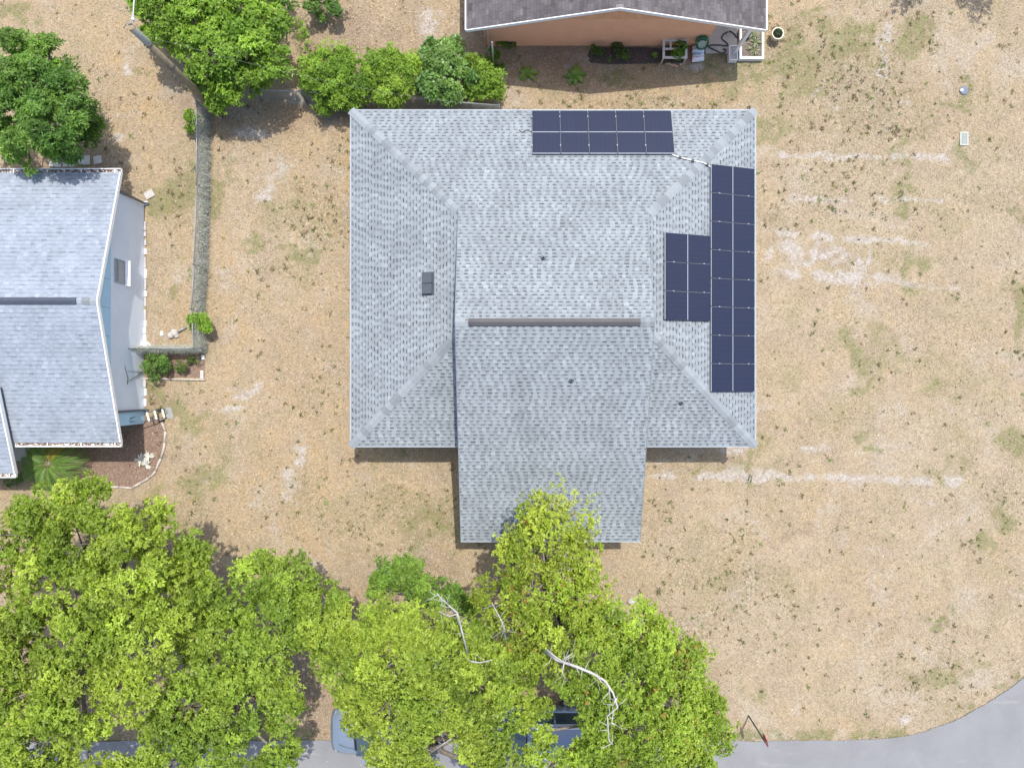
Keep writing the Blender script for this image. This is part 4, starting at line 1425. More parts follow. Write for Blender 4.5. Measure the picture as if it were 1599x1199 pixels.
tD = tree('tree', 'tall narrow yellow-green tree leaning over the front edge of the shingled roof', 'tree', (880, 1000),
          [(845, 785, 20, 6.6), (870, 800, 22, 6.6), (820, 820, 30, 6.9), (860, 835, 42, 7.5), (905, 830, 24, 6.8), (800, 845, 24, 6.6), (850, 870, 55, 8.0), (915, 855, 26, 6.9), (800, 890, 42, 7.4), (900, 890, 42, 7.6), (780, 935, 44, 7.2),
           (840, 935, 60, 8.2), (905, 940, 52, 7.8), (800, 985, 42, 7.4), (865, 995, 56, 8.0), (925, 985, 40, 7.4), (840, 1040, 40, 7.4), (775, 975, 26, 6.6)],
          OAK_Y, 104, .24, gaps=((785, 975, 8), (790, 992, 6)), holes=.22, yellow=.03, lay=1.6, dens=26, twigs=120, fork=.55)
crown(tD, [(862, 776, 34, 6.9), (905, 795, 34, 7.0), (825, 795, 28, 6.8), (935, 830, 22, 6.8), (790, 835, 22, 6.6), (945, 905, 20, 6.8)], ((.24, .30, .06), (.40, .45, .13)), 151, clump=.3, dens=8, leaf=(.11, .045), lay=.9, holes=.1, name='sprigs')
dead(tD, [(((790, 1000, 7.6), (786, 970, 8.1), (775, 955, 8.3), (768, 940, 8.3)), .04), (((786, 970, 8.1), (780, 985, 8.0)), .02), (((788, 990, 7.8), (787, 975, 8.2)), .03)])
tE = tree('tree', 'broad bright green tree ending at the street sign, with a bleached dead limb on top', 'tree', (1010, 1090),
          [(960, 985, 46, 7.0), (1010, 975, 34, 6.2), (1000, 1020, 50, 7.4), (1045, 1020, 40, 6.4), (935, 1040, 52, 7.8), (1065, 1065, 44, 6.6), (990, 1080, 62, 8.0), (920, 1100, 48, 7.4), (1050, 1110, 56, 7.4), (1105, 1105, 38, 5.6),
           (955, 1140, 52, 7.4), (1020, 1160, 56, 7.6), (1085, 1165, 50, 6.6), (1125, 1150, 34, 5.2), (930, 1190, 40, 6.6), (990, 1220, 60, 7), (1070, 1220, 60, 6.6), (1080, 1015, 20, 5.6), (1105, 1018, 13, 5.4), (890, 1065, 36, 7.2), (860, 1215, 46, 6.4), (848, 1150, 16, 5.4), (908, 1176, 14, 5.2)],
          ((.16, .255, .025), (.325, .425, .055)), 105, .3, gaps=((930, 1090, 7), (870, 1085, 14), (868, 1115, 8), (880, 1158, 13), (980, 930, 16), (1002, 968, 8)), holes=.2, yellow=.015, dens=32, twigs=110)
dead(tE, [(((850, 1015, 7.9), (870, 1030, 8.6), (900, 1043, 9.1), (925, 1050, 9.2), (945, 1062, 9.2), (955, 1080, 9.1), (966, 1105, 9.0), (951, 1118, 8.8), (952, 1155, 8.4), (957, 1162, 8.3)), .075),
          (((854, 1014, 8.6), (868, 1024, 8.8), (882, 1034, 9.0)), .05), (((880, 1030, 9.0), (890, 1022, 9.0), (894, 1018, 9.0)), .03), (((962, 1090, 9.1), (955, 1097, 9.0), (943, 1099, 8.9)), .05),
          (((955, 1128, 8.7), (963, 1130, 8.6), (968, 1136, 8.5)), .03), (((881, 1035, 9.0), (879, 1050, 8.8), (883, 1058, 8.7)), .03), (((932, 1052, 9.1), (934, 1066, 8.9)), .035)])
tree('shrub', 'dense dark green shrub between the bare lawn and the street trees', 'shrub', (640, 930),
     [(605, 900, 30, 2.6), (640, 905, 34, 2.9), (672, 925, 28, 2.5), (700, 935, 20, 2.2), (590, 920, 18, 2.0), (725, 945, 20, 2.0)], ((.11, .215, .03), (.25, .38, .06)), 106, .08, clump=.3, dens=30, leaf=(.12, .06), lay=2.2, holes=.1, twigs=30)
# trees and bushes along the rear boundary
tree('tree', 'dense dark green broadleaf tree in front of the pale blue house', 'tree', (50, 190),
     [(15, 75, 34, 3.8), (65, 80, 34, 4.0), (95, 100, 22, 3.4), (30, 120, 50, 4.8), (80, 140, 44, 4.6), (10, 170, 50, 5.0), (60, 180, 54, 5.2), (105, 175, 36, 3.6), (132, 185, 24, 2.6), (90, 215, 36, 3.6), (25, 225, 38, 4.0), (-50, 140, 70, 5.0), (125, 205, 20, 2.2)],
     ((.075, .165, .03), (.20, .335, .06)), 107, .2, clump=.36, dens=30, leaf=(.17, .06), holes=.16, lay=1.9, twigs=70)
tree('tree', 'bright green tree behind the leaning utility pole', 'tree', (360, 80),
     [(240, 20, 40, 2.9), (300, 15, 52, 3.5), (370, 10, 56, 3.7), (420, 30, 30, 3.0), (310, 65, 50, 3.4), (375, 70, 52, 3.7), (415, 85, 34, 3.0), (320, 110, 36, 2.6), (370, 120, 36, 2.7), (335, 145, 22, 1.9), (405, 125, 24, 2.2), (265, 60, 22, 2.2), (340, -50, 80, 3.7), (240, -40, 60, 3.2)],
     BRIGHT, 108, .2, clump=.36, dens=30, leaf=(.15, .07), holes=.16, lay=1.9, twigs=70)
tree('tree', 'sparse tree just beyond the upper edge whose thin shade falls on the corner lot', 'tree', (1590, -90), [(1540, -155, 40, 4.2), (1595, -162, 48, 4.6), (1650, -152, 44, 4.2), (1620, -142, 32, 3.8)], MIDG, 109, .12, holes=.42, lay=1.2, twigs=30)
GB = 'bushes along the rear chain link fence'
for nm, lab, base, bl, pal, sd, kw in (
        ('bush', 'feathery green bush at the open end of the hedge, next to the bright tree', (520, 125), [(500, 100, 26, 1.3), (525, 90, 24, 1.4), (495, 118, 30, 1.6), (520, 120, 38, 1.8), (550, 112, 38, 1.8), (480, 105, 20, 1.2), (540, 140, 26, 1.3), (505, 140, 22, 1.3), (505, 168, 10, 0.8)], BRIGHT, 111, {}),
        ('bush', 'tallest pale green bush in the middle of the hedge by the fence', (610, 120), [(590, 95, 26, 1.6), (615, 85, 24, 1.7), (600, 115, 40, 2.0), (635, 112, 34, 1.8), (580, 122, 32, 1.5), (610, 140, 28, 1.4), (655, 95, 22, 1.5)], ((.14, .255, .026), (.29, .42, .055)), 112, {}),
        ('bush', 'glossy broad-leaved bush with light glints near the orange house', (690, 115), [(680, 85, 28, 1.8), (705, 75, 22, 1.6), (690, 110, 42, 2.2), (665, 120, 24, 1.6), (715, 120, 28, 1.8)], DARK, 113, dict(mat=M['leaf_gloss'], leaf=(.17, .085))),
        ('bush', 'bright green bush at the hedge end nearest the solar house', (755, 120), [(740, 105, 26, 1.7), (760, 120, 26, 1.6), (775, 135, 14, 1.2), (745, 135, 20, 1.4)], ((.14, .255, .026), (.29, .42, .055)), 114, {})):
    k_ = dict(clump=.27, dens=26, leaf=(.12, .048), holes=.2, lay=1.9, twigs=30)
    k_.update(kw)
    tb = tree(nm, lab, 'bush', base, bl, pal, sd, .05, GB, **k_)
    if sd == 111:
        crown(tb, [(482, 78, 20, 1.3), (470, 55, 14, 1.0), (515, 78, 22, 1.7), (462, 35, 10, .9), (540, 80, 18, 1.6), (500, 165, 14, 1.1)], pal, 152, clump=.24, dens=9, leaf=(.11, .04), lay=1.0, holes=.1, name='sprigs')
tree('shrub', 'low dark shrub cut by the upper edge of the picture', 'shrub', (490, 0), [(445, -4, 20, 1.2), (490, -2, 22, 1.3), (525, 2, 18, 1.1), (500, 24, 8, .6)], DARK, 115, .05, clump=.25, dens=24, leaf=(.10, .05), lay=1.9, twigs=15, holes=.15)
tree('shrub', 'small round green shrub in the mulched bed beside the pale blue wall', 'shrub', (243, 572), [(238, 573, 21, 1.0), (248, 566, 12, .8)], DARK, 116, .04, clump=.18, dens=24, leaf=(.09, .035), lay=2.2, twigs=12, holes=.05)
tree('shrub', 'spindly yellow-green plant in the middle of the edged bed', 'shrub', (282, 572), [(280, 570, 11, .6), (290, 562, 8, .4), (303, 565, 8, .4)], MIDG, 117, .02, clump=.14, dens=12, leaf=(.08, .035), lay=1.6, twigs=8, holes=.1)
tree('shrub', 'green shrub growing through the lower end of the chain link fence', 'shrub', (310, 507), [(305, 500, 13, 1.2), (313, 508, 13, 1.1), (300, 512, 8, .8)], BRIGHT, 118, .03, clump=.18, dens=22, leaf=(.10, .05), lay=2, twigs=10, holes=.05)
tree('shrub', 'vine-like shrub against the upper end of the chain link fence', 'shrub', (298, 190), [(297, 180, 11, 1.1), (300, 195, 9, .8), (290, 198, 8, .6)], BRIGHT, 119, .03, clump=.18, dens=18, leaf=(.10, .05), lay=1.6, twigs=8, holes=.1)

# ------------------------------------------------------------------ fences


def chain_fence(label, pts, h, group=None, vine=0.0, seed=1):
    pts = [Vector((p.x, p.y, 0)) for p in pts]
    t = thing('chain_link_fence', label, 'fence', pts[0], group)
    mb = MB()
    wv = []
    for a, b in zip(pts[:-1], pts[1:]):
        L = (b - a).length
        d = (b - a) / L
        n = max(1, round(L / 2.6))
        for k in range(n + 1):
            p = a + d * (L * k / n)
            pm = MB()
            pm.tube([p, p + Vector((0, 0, h + .06))], .03, 8)
            pm.lathe(p, [(.036, h + .05), (.03, h + .09), (0.001, h + .10)], 8)
            pm.build('post', M['galv'], t)
        rm = MB()
        rm.tube([a + Vector((0, 0, h)), b + Vector((0, 0, h))], .022, 7)
        rm.build('top_rail', M['galv'], t)
        sp = .055
        side = Vector((-d.y, d.x, 0)) * .0028
        for s in (1, -1):
            x = -h
            while x < L:
                x0, x1 = (x, x + h) if s > 0 else (x + h, x)
                z0, z1 = .03, h - .01
                # clip to 0..L
                def at(xx):
                    return (xx - x0) / (x1 - x0)
                lo, hi = 0.0, 1.0
                tt = sorted((at(0), at(L)))
                lo, hi = max(lo, tt[0]), min(hi, tt[1])
                if hi - lo > .02:
                    pa = a + d * (x0 + (x1 - x0) * lo) + Vector((0, 0, z0 + (z1 - z0) * lo))
                    pb = a + d * (x0 + (x1 - x0) * hi) + Vector((0, 0, z0 + (z1 - z0) * hi))
                    wv.append((pa + side * s, pb + side * s))
                x += sp
    for a, b in wv:
        mb.tube([a, b], .0028, 3, caps=False, smooth=False)
    mb.build('wire_mesh', M['galv'], t, kind='stuff')
    if vine:
        V, cc = [], []
        rr = np.random.default_rng(seed)
        segs = list(zip(pts[:-1], pts[1:]))
        for a, b in segs:
            L = (b - a).length
            cnt = int(L * vine)
            s = rr.uniform(0, 1, cnt)
            zz = rr.uniform(.05, h + .05, cnt) * np.sqrt(rr.uniform(.3, 1, cnt))
            P = np.stack([a.x + (b.x - a.x) * s, a.y + (b.y - a.y) * s, zz], 1) + rr.normal(0, .055, (cnt, 3)) * np.array([1, 1, .3])
            D = unit(rr.normal(0, 1, (cnt, 3)) * np.array([1, 1, .5]))
            V.append(leaf_quads(P, D, unit(rr.normal(0, .6, (cnt, 3)) + np.array([0, 0, 1.0])), rr.uniform(.08, .26, cnt), rr.uniform(.004, .010, cnt)))
            c_ = np.where(rr.random((cnt, 1)) < .72, np.array([[.43, .425, .385]]), np.array([[.25, .30, .18]])) * rr.uniform(.8, 1.15, (cnt, 1))
            cc.append(c_)
        bulk('dead_vines', np.concatenate(V), 4, M['litter'], t, np.concatenate(cc), kind='stuff')
    return t


chain_fence('long chain link fence matted with grey dead vines beside the pale blue house', [G(326, 176), G(326, 300), G(322, 420), G(318, 487), G(322, 546), G(226, 546)], 1.2, vine=2300, seed=3)
chain_fence('rear chain link fence running behind the row of bushes', [G(340, 155), G(480, 160), G(620, 168), G(780, 181)], 1.15, vine=26, seed=4)
t = thing('post', 'bare pale pipe post standing among the bushes by the orange house', 'post', G(771, 112))
mb = MB()
mb.tube([G(771, 112), G(771, 112) + Vector((0, 0, 2.6))], .035, 8)
mb.lathe(G(771, 112), [(.045, 2.58), (.045, 2.64), (.001, 2.66)], 8)
mb.build('pipe', M['galv'], t)

# ------------------------------------------------------------------ utility pole and wires
pb = G(345, 180)
up = thing('utility_pole', 'weathered wooden utility pole rising over the bright green tree', 'utility pole', pb)
ptop = Vector(G(204, 42, 7.4))
mb = MB()
mb.tube([pb + Vector((0, 0, -.1)), pb.lerp(ptop, .5), ptop], [.16, .135, .11], 12)
mb.build('shaft', M['pole'], up)
for f, h_ in ((.62, .10), (.845, .08)):
    q_ = pb.lerp(ptop, f)
    mb = MB()
    mb.lathe(q_, [(.145, -h_ / 2), (.152, 0), (.145, h_ / 2)], 12)
    mb.build('band', M['dark_metal'], up)
q_ = pb.lerp(ptop, .93)
mb = MB()
mb.lathe(q_ + Vector((.03, -.02, 0)), [(.124, -.5), (.128, .45), (.12, .46)], 12)
mb.build('metal_sleeve', plain('grey_pole_sleeve', (.30, .32, .30), .6), up)
mb = MB()
mb.tube([ptop + Vector((-.22, -.06, .02)), ptop + Vector((-.1, .08, .06)), ptop + Vector((.1, .1, .06)), ptop + Vector((.14, .16, .02))], .018, 6)
mb.build('bracket', M['galv'], up)
ins_p = ptop + Vector((.10, .22, .05))
mb = MB()
mb.lathe(ins_p, [(.03, -.1), (.06, -.06), (.04, -.02), (.06, .02), (.03, .06), (.001, .07)], 10)
mb.build('insulator', M['white'], up)
t = thing('overhead_wire', 'pale service cable running from the utility pole top over the tree', 'cable', ins_p)
mb = MB()
far = G(209, -400, 6.4)
mb.tube([ins_p.lerp(far, k / 8) - Vector((0, 0, .35 * math.sin(math.pi * k / 8))) for k in range(9)], .022, 6)
mb.build('wire', plain('pale_cable', (.6, .62, .66), .5), t)
mb = MB()
a, b = ptop + Vector((.05, -.05, -.4)), Vector((1.0, yN - .1, E + .25))
mb.tube([a.lerp(b, k / 14) - Vector((0, 0, 1.1 * math.sin(math.pi * k / 14))) for k in range(15)], .003, 5)
mb.build('service_wire', plain('grey_cable', (.20, .21, .21), .5), label='thin grey service wire sagging over the hedge to the solar house', cat='cable')
t = thing('timber', 'short grey timber lying on the bare soil by the pole foot', 'timber', G(338, 178))
mb = MB()
mb.tube([G(326, 168, .12), G(336, 176, .10), G(346, 184, .08)], .09, 8)
mb.build('log', M['old_wood'], t)

# ------------------------------------------------------------------ things beside the orange house
mb = MB()
a, b = G(918, 74), G(1034, 101)
pl = []
for k in range(40):
    an = 2 * math.pi * k / 40
    ex_ = 3.2
    cx_, cy_ = (a.x + b.x) / 2, (a.y + b.y) / 2
    c_, s_2 = math.cos(an), math.sin(an)
    pl.append((cx_ + (b.x - a.x) / 2 * math.copysign(abs(c_) ** (2 / 5), c_) * R_.uniform(.95, 1.02), cy_ + (a.y - b.y) / 2 * math.copysign(abs(s_2) ** (2 / 5), s_2) * R_.uniform(.92, 1.03)))
n0 = len(mb.v)
mb.face([(x, y, .018) for x, y in pl])
mb.build('planting_bed', M['soil'], kind='structure')


def sprout(label, pos, n, L, W, pal, seed, name='plant', cat='plant', up=.6, group=None, leafname='leaf', curl=.35, mat=None, base=None):
    """plant of separate strap or paddle leaves, each a mesh of its own"""
    r = random.Random(seed)
    t = thing(name, label, cat, pos, group)
    pos = Vector(pos)
    for i in range(n):
        a = 2 * math.pi * (i + r.uniform(-.25, .25)) / n * (1 if n < 9 else 2.39996 * n / (2 * math.pi))
        l = L * r.uniform(.7, 1.15)
        w = W * r.uniform(.8, 1.2)
        d = Vector((math.cos(a), math.sin(a), 0))
        s = Vector((-d.y, d.x, 0))
        el = up * r.uniform(.5, 1.4)
        V = []
        st = 6
        prev = None
        for k in range(st + 1):
            f = k / st
            c = pos + Vector((0, 0, .05 if base is None else base)) + d * (l * f) * (1 - .15 * el * f) + Vector((0, 0, l * (el * f - (curl + el * .6) * f * f)))
            ww = w * (math.sin(math.pi * min(1, .12 + f * .9)) ** .7) * .5
            V += [c - s * ww + Vector((0, 0, ww * .35)), c, c + s * ww + Vector((0, 0, ww * .35))]
        me = bpy.data.meshes.new(leafname)
        F = []
        for k in range(st):
            b = k * 3
            F += [(b, b + 1, b + 4, b + 3), (b + 1, b + 2, b + 5, b + 4)]
        me.from_pydata([tuple(v) for v in V], [], F)
        tcol = r.random()
        c = [pal[0][j] * (1 - tcol) + pal[1][j] * tcol for j in range(3)]
        at = me.color_attributes.new('Col', 'FLOAT_COLOR', 'POINT')
        at.data.foreach_set('color', np.tile(np.array(c + [1.0], np.float32), len(V)))
        me.materials.append(mat or M['leaf_gloss'])
        me.polygons.foreach_set('use_smooth', [True] * len(F))
        put(leafname, me, t)
    return t


BAN = ((.10, .22, .03), (.22, .33, .05))
GBN = 'young banana plants in the rear yard'
sprout('young banana plant nearest the hedge, with one broad leaf pointing right', G(822, 116), 7, .62, .17, BAN, 5, 'banana_plant', 'plant', .55, GBN)
sprout('young banana plant below the dark bed, with one broad leaf pointing up', G(898, 119), 8, .60, .17, BAN, 6, 'banana_plant', 'plant', .55, GBN)
for lab, px, py, bl, sd in (
        ('low ferny plant against the orange wall near its downspout', 792, 66, [(790, 60, 12, .5), (803, 66, 8, .4), (783, 62, 8, .5)], 131),
        ('leafy climber at the near edge of the dark planting bed', 940, 82, [(930, 72, 8, .5), (940, 82, 9, .45), (950, 92, 8, .35)], 132),
        ('leafy climber in the middle of the dark planting bed', 970, 82, [(965, 70, 8, .5), (972, 84, 11, .5), (965, 92, 7, .3)], 133),
        ('dark low plant beside the white plant stand', 1020, 85, [(1020, 83, 9, .4), (1026, 92, 7, .3)], 134),
        ('scrubby weeds around the bare pipe post', 772, 90, [(772, 80, 9, 1.0), (766, 95, 10, .9), (780, 100, 8, .6)], 135),
        ('pale green weeds below the white planter box', 1170, 103, [(1165, 102, 9, .3), (1180, 104, 9, .25), (1192, 104, 7, .2), (1158, 106, 6, .3)], 136)):
    tree('plant', lab, 'plant', (px, py), bl, MIDG if sd in (132, 133) else BRIGHT, sd, .012, clump=.12, dens=12, leaf=(.10, .05), lay=1.6, twigs=6, holes=.1)

# white plant stand
c = G(1049, 87)
t = thing('plant_stand', 'white wooden two-bay plant stand against the orange wall', 'plant stand', c)
mb = MB()
W2, D2, hh = .48, .36, .62
for x in (-W2, W2):
    for y in (-D2, D2):
        mb.box((c.x + x - .03, c.y + y - .03, 0), (c.x + x + .03, c.y + y + .03, hh - .04))
mb.build('leg', M['old_wood'], t)
mb = MB()
for lo, hi in (((-W2 - .05, D2 - .04), (W2 + .05, D2 + .05)), ((-W2 - .05, -D2 - .05), (W2 + .05, -D2 + .04)), ((-W2 - .05, -D2 + .04), (-W2 + .05, D2 - .04)), ((W2 - .05, -D2 + .04), (W2 + .05, D2 - .04)), ((-W2 + .05, -.04), (W2 - .05, .04)), ((-.22, .04), (-.15, D2 - .04))):
    mb.box((c.x + lo[0], c.y + lo[1], hh - .04), (c.x + hi[0], c.y + hi[1], hh))
mb.build('top_frame', plain('worn_white_wood', (.62, .60, .56), .7, var=.2, scale=9), t)
mb = MB()
mb.box((c.x - W2, c.y - D2, .12), (c.x + W2, c.y + D2, .15))
mb.build('shelf', M['soil'], t)
for lab, ox_, oy_, sd in (('leafy potted plant in the right bay of the plant stand', .25, .12, 141), ('bushy potted plant spilling over the front of the plant stand', .12, -.2, 142)):
    p = c + Vector((ox_, oy_, .15))
    t2 = thing('potted_plant', lab, 'plant', p)
    mb = MB()
    mb.lathe(p, [(.001, .005), (.09, .005), (.12, .22), (.105, .22), (.10, .18), (.001, .18)], 14)
    mb.build('pot', M['black'], t2)
    crown(t2, [(0, 0, 1, 1)], MIDG, sd) if False else None
    r = np.random.default_rng(sd)
    n = 90
    d = unit(r.normal(0, 1, (n, 3)) + np.array([0, 0, .4]))
    P = np.array(p) + np.array([0, 0, .42]) + d * np.array([.26, .2, .2])
    V, m = rosettes(P, d, 4, .10, .045, r)
    bulk('foliage', V, 4, M['leaf'], t2, np.array(BRIGHT[0]) * r.uniform(.6, 1.9, (m, 1)))
pt = thing('clay_dish', 'broken terracotta dish pieces lying below the plant stand', 'pot shard', G(1050, 100))
for k, (px, py, an) in enumerate(((1043, 100, .2), (1049, 102, -.4), (1055, 103, -.5), (1065, 100, .3))):
    p = G(px, py, .03)
    mb = MB()
    d = Vector((math.cos(an), math.sin(an), 0))
    mb.obox(p, d * .11, Vector((-d.y, d.x, .3)) * .03, Vector((0, 0, .012)))
    mb.build('shard', plain('terracotta', (.62, .36, .24), .8), pt)

# bags of soil


def bag(label, c, ax, ay, hh, seed):
    r = random.Random(seed)
    t = thing('soil_bag', label, 'bag', (c.x, c.y, 0), 'white soil bags by the plant stand')
    n = 14
    mb = MB()
    P = [[None] * (n + 1) for _ in range(n + 1)]
    for i in range(n + 1):
        for j in range(n + 1):
            u_, v_ = i / n * 2 - 1, j / n * 2 - 1
            b = (1 - u_ ** 4) * (1 - v_ ** 4)
            w_ = 1 - .08 * abs(v_) ** 2
            P[i][j] = c + ax * u_ * w_ + ay * v_ * (1 - .1 * u_ * u_) + Vector((0, 0, hh * (b ** .6) + .02 * r.random() * b + .02))
    for i in range(n):
        for j in range(n):
            mid = 1 if (n * .40 <= j < n * .50 and True) else 0
            if 3 <= i <= 9 and 9 <= j <= 11 and (i + j) % 3:
                mid = 2
            if i == 0:
                mid = 1
            mb.face([P[i][j], P[i + 1][j], P[i + 1][j + 1], P[i][j + 1]], mid, True)
    mb.face([P[0][0] - Vector((0, 0, .015)), P[0][n] - Vector((0, 0, .015)), P[n][n] - Vector((0, 0, .015)), P[n][0] - Vector((0, 0, .015))])
    return mb.build('sack', [M['bag'], M['bag_red'], M['bag_green']], t)


bag('white plastic soil bag with green print and a red edge, touching the orange wall side', G(1089, 79, .1), Vector((.30, -.01, 0)), Vector((0, .17, 0)), .16, 1)
bag('white plastic soil bag lying lower, farther from the orange wall', G(1089, 91, .1), Vector((.30, .03, 0)), Vector((0, .17, 0)), .15, 2)
# hose reel
c = Vector((8.08, 14.50, .40))
t = thing('hose_reel', 'round green garden hose reel fixed on the orange wall by its corner', 'hose reel', c)
ax_ = Vector((.1, .82, -.5)).normalized()
mb = MB()
u1 = ax_.cross(Vector((0, 0, 1))).normalized()
u2 = ax_.cross(u1)
cc = c + Vector((0, 0, .36))
for k in range(5):
    rr_ = .27 - .03 * (k % 2)
    mb.tube([cc + ax_ * (-.08 + .04 * k) + (u1 * math.cos(a) + u2 * math.sin(a)) * rr_ for a in np.linspace(0, 2 * math.pi, 25)], .022, 6, caps=False)
mb.build('hose', M['green_plastic'], t)
mb = MB()
for s in (-.11, .11):
    ring = [cc + ax_ * s + (u1 * math.cos(a) + u2 * math.sin(a)) * .16 for a in np.linspace(0, 2 * math.pi, 19)[:-1]]
    mb.face(ring)
    mb.tube([cc + ax_ * s + (u1 * math.cos(a) + u2 * math.sin(a)) * .16 for a in np.linspace(0, 2 * math.pi, 19)], .02, 5, caps=False)
mb.tube([cc - ax_ * .12, cc + ax_ * .12], .05, 8)
mb.build('hub', plain('pale_green_plastic', (.30, .38, .31), .5), t)
mb = MB()
for s in (-.2, .2):
    mb.tube([cc + u1 * s * .5, Vector((c.x + s, oyw - .01, c.z + .3))], .018, 6)
mb.build('stand', M['green_plastic'], t)
# black hose on the slab
hp = [(1150, 62), (1140, 52), (1129, 56), (1126, 63), (1133, 69), (1135, 74), (1122, 73), (1110, 73), (1105, 75), (1111, 79), (1118, 82), (1124, 85), (1131, 84), (1131, 79), (1127, 80)]
cat_pts = []
for i in range(len(hp) - 1):
    p0, p1, p2, p3 = [Vector(hp[max(0, min(len(hp) - 1, i + k))] + (0,)) for k in (-1, 0, 1, 2)]
    for f in (0, .25, .5, .75):
        q_ = .5 * ((2 * p1) + (-p0 + p2) * f + (2 * p0 - 5 * p1 + 4 * p2 - p3) * f * f + (-p0 + 3 * p1 - 3 * p2 + p3) * f ** 3)
        w_ = G(q_.x, q_.y)
        cat_pts.append(Vector((w_.x, w_.y, .125 if w_.y > 14.36 else .03)))
t = thing('garden_hose', 'black garden hose curling over the porch slab onto the grass', 'garden hose', cat_pts[0])
mb = MB()
mb.tube(cat_pts, .024, 7)
mb.build('tube', M['black'], t)
# white planter box with low plants
a, b = G(1155, 46), G(1193, 92)
t = thing('planter_box', 'white-rimmed square planter bed under the porch corner of the orange house', 'planter', ((a.x + b.x) / 2, (a.y + b.y) / 2, 0))
hh = .24
k_ = (H - hh) / H
x0, x1, y0, y1 = a.x * k_, b.x * k_, b.y * k_, a.y * k_ + .1
for lo, hi in (((x0, y0, 0), (x1, y0 + .09, hh)), ((x0, y1 - .09, 0), (x1, y1, hh)), ((x0, y0 + .09, 0), (x0 + .09, y1 - .09, hh)), ((x1 - .09, y0 + .09, 0), (x1, y1 - .09, hh))):
    mb = MB()
    mb.box(lo, hi)
    mb.build('side_board', M['white'], t)
mb = MB()
mb.box((x0 + .09, y0 + .09, .02), (x1 - .09, y1 - .09, hh - .08))
mb.build('soil', M['bed_earth'], t)
VAR = ((.10, .14, .06), (.34, .35, .20))
for k in range(3):
    sprout(['striped sword-leaved plant at the far side of the white planter box', 'striped sword-leaved plant in the middle of the white planter box', 'striped sword-leaved plant at the open front of the white planter box'][k],
           (x0 + .62 + .08 * (k % 2), y1 - .32 - .34 * k, hh - .1), 19, .42, .034, VAR, 60 + k, 'bromeliad', 'plant', .9, 'striped plants in the white planter')
t = thing('bucket', 'dark bucket standing among the plants of the white planter box', 'bucket', (x0 + .33, y1 - .40, hh - .08))
mb = MB()
mb.lathe((x0 + .33, y1 - .40, hh - .08), [(.001, .004), (.09, .004), (.12, .24), (.105, .24), (.08, .03), (.001, .03)], 14)
mb.build('shell', M['dark_metal'], t)
# narrow white trough in front of the post
a, b = G(1139, 71), G(1152, 94)
t = thing('trough_planter', 'narrow white trough planter standing at the foot of the porch post', 'planter', ((a.x + b.x) / 2, (a.y + b.y) / 2, 0))
mb = MB()
k_ = (H - .3) / H
x0, x1, y0, y1 = a.x * k_, b.x * k_, b.y * k_, a.y * k_
mb.box((x0, y0, 0), (x0 + .03, y1, .30))
mb.box((x1 - .03, y0, 0), (x1, y1, .30))
mb.box((x0 + .03, y0, 0), (x1 - .03, y0 + .03, .30))
mb.box((x0 + .03, y1 - .03, 0), (x1 - .03, y1, .30))
mb.box((x0 + .03, y0 + .03, .0), (x1 - .03, y1 - .03, .20), 1)
mb.build('trough', [M['white'], M['paver']], t)
# round pot
c = G(1209, 60)
t = thing('flower_pot', 'round cream flower pot with a green plant standing on the grass', 'flower pot', c)
mb = MB()
mb.lathe(c, [(.001, .0), (.17, .0), (.235, .38), (.255, .39), (.26, .44), (.222, .44), (.212, .36)], 24)
mb.build('pot', M['cream'], t)
mb = MB()
mb.lathe(c, [(.001, .375), (.213, .37)], 18)
mb.build('soil', M['soil'], t)
r = np.random.default_rng(55)
n = 60
d = unit(r.normal(0, 1, (n, 3)) + np.array([0, 0, .6]))
V, m = rosettes(np.array(c) + np.array([0, 0, .42]) + d * np.array([.14, .14, .16]), d, 4, .10, .035, r)
bulk('foliage', V, 4, M['leaf'], t, np.array([.05, .085, .04]) * r.uniform(.6, 1.9, (m, 1)))
# folding chair just under the porch roof
c = G(1143, 46, .1)
t = thing('folding_chair', 'cream folding chair half hidden under the porch roof', 'chair', c)
mb = MB()
for x in (-.2, .2):
    mb.tube([c + Vector((x, -.25, 0)), c + Vector((x, .2, .85))], .014, 6)
    mb.tube([c + Vector((x, .25, 0)), c + Vector((x, -.15, .45))], .014, 6)
mb.build('frame', M['cream'], t)
mb = MB()
for k in range(5):
    mb.box((c.x - .2, c.y - .16 + k * .075, c.z + .44), (c.x + .2, c.y - .11 + k * .075, c.z + .46))
mb.build('seat', M['cream'], t)
mb = MB()
for k in range(3):
    mb.box((c.x - .2, c.y + .10 + k * .045, c.z + .62 + k * .08), (c.x + .2, c.y + .12 + k * .045, c.z + .68 + k * .08))
mb.build('backrest', M['cream'], t)

# ------------------------------------------------------------------ things beside the blue house
mb = MB()
ring = [(222, 560), (222, 552), (270, 551), (320, 552), (320, 590), (270, 589), (224, 589)]
mb.face([G(px, py, .016) for px, py in reversed(ring)])
mb.build('mulch_bed', M['mulch'], kind='structure')
mb = MB()
ring = [(188, 664), (228, 650), (246, 654), (256, 668), (258, 695), (250, 722), (232, 745), (206, 762), (166, 760), (130, 770), (110, 735), (110, 700), (180, 694)]
mb.face([G(px, py, .016) for px, py in reversed(ring)])
mb.build('mulch_bed', M['mulch'], kind='structure')


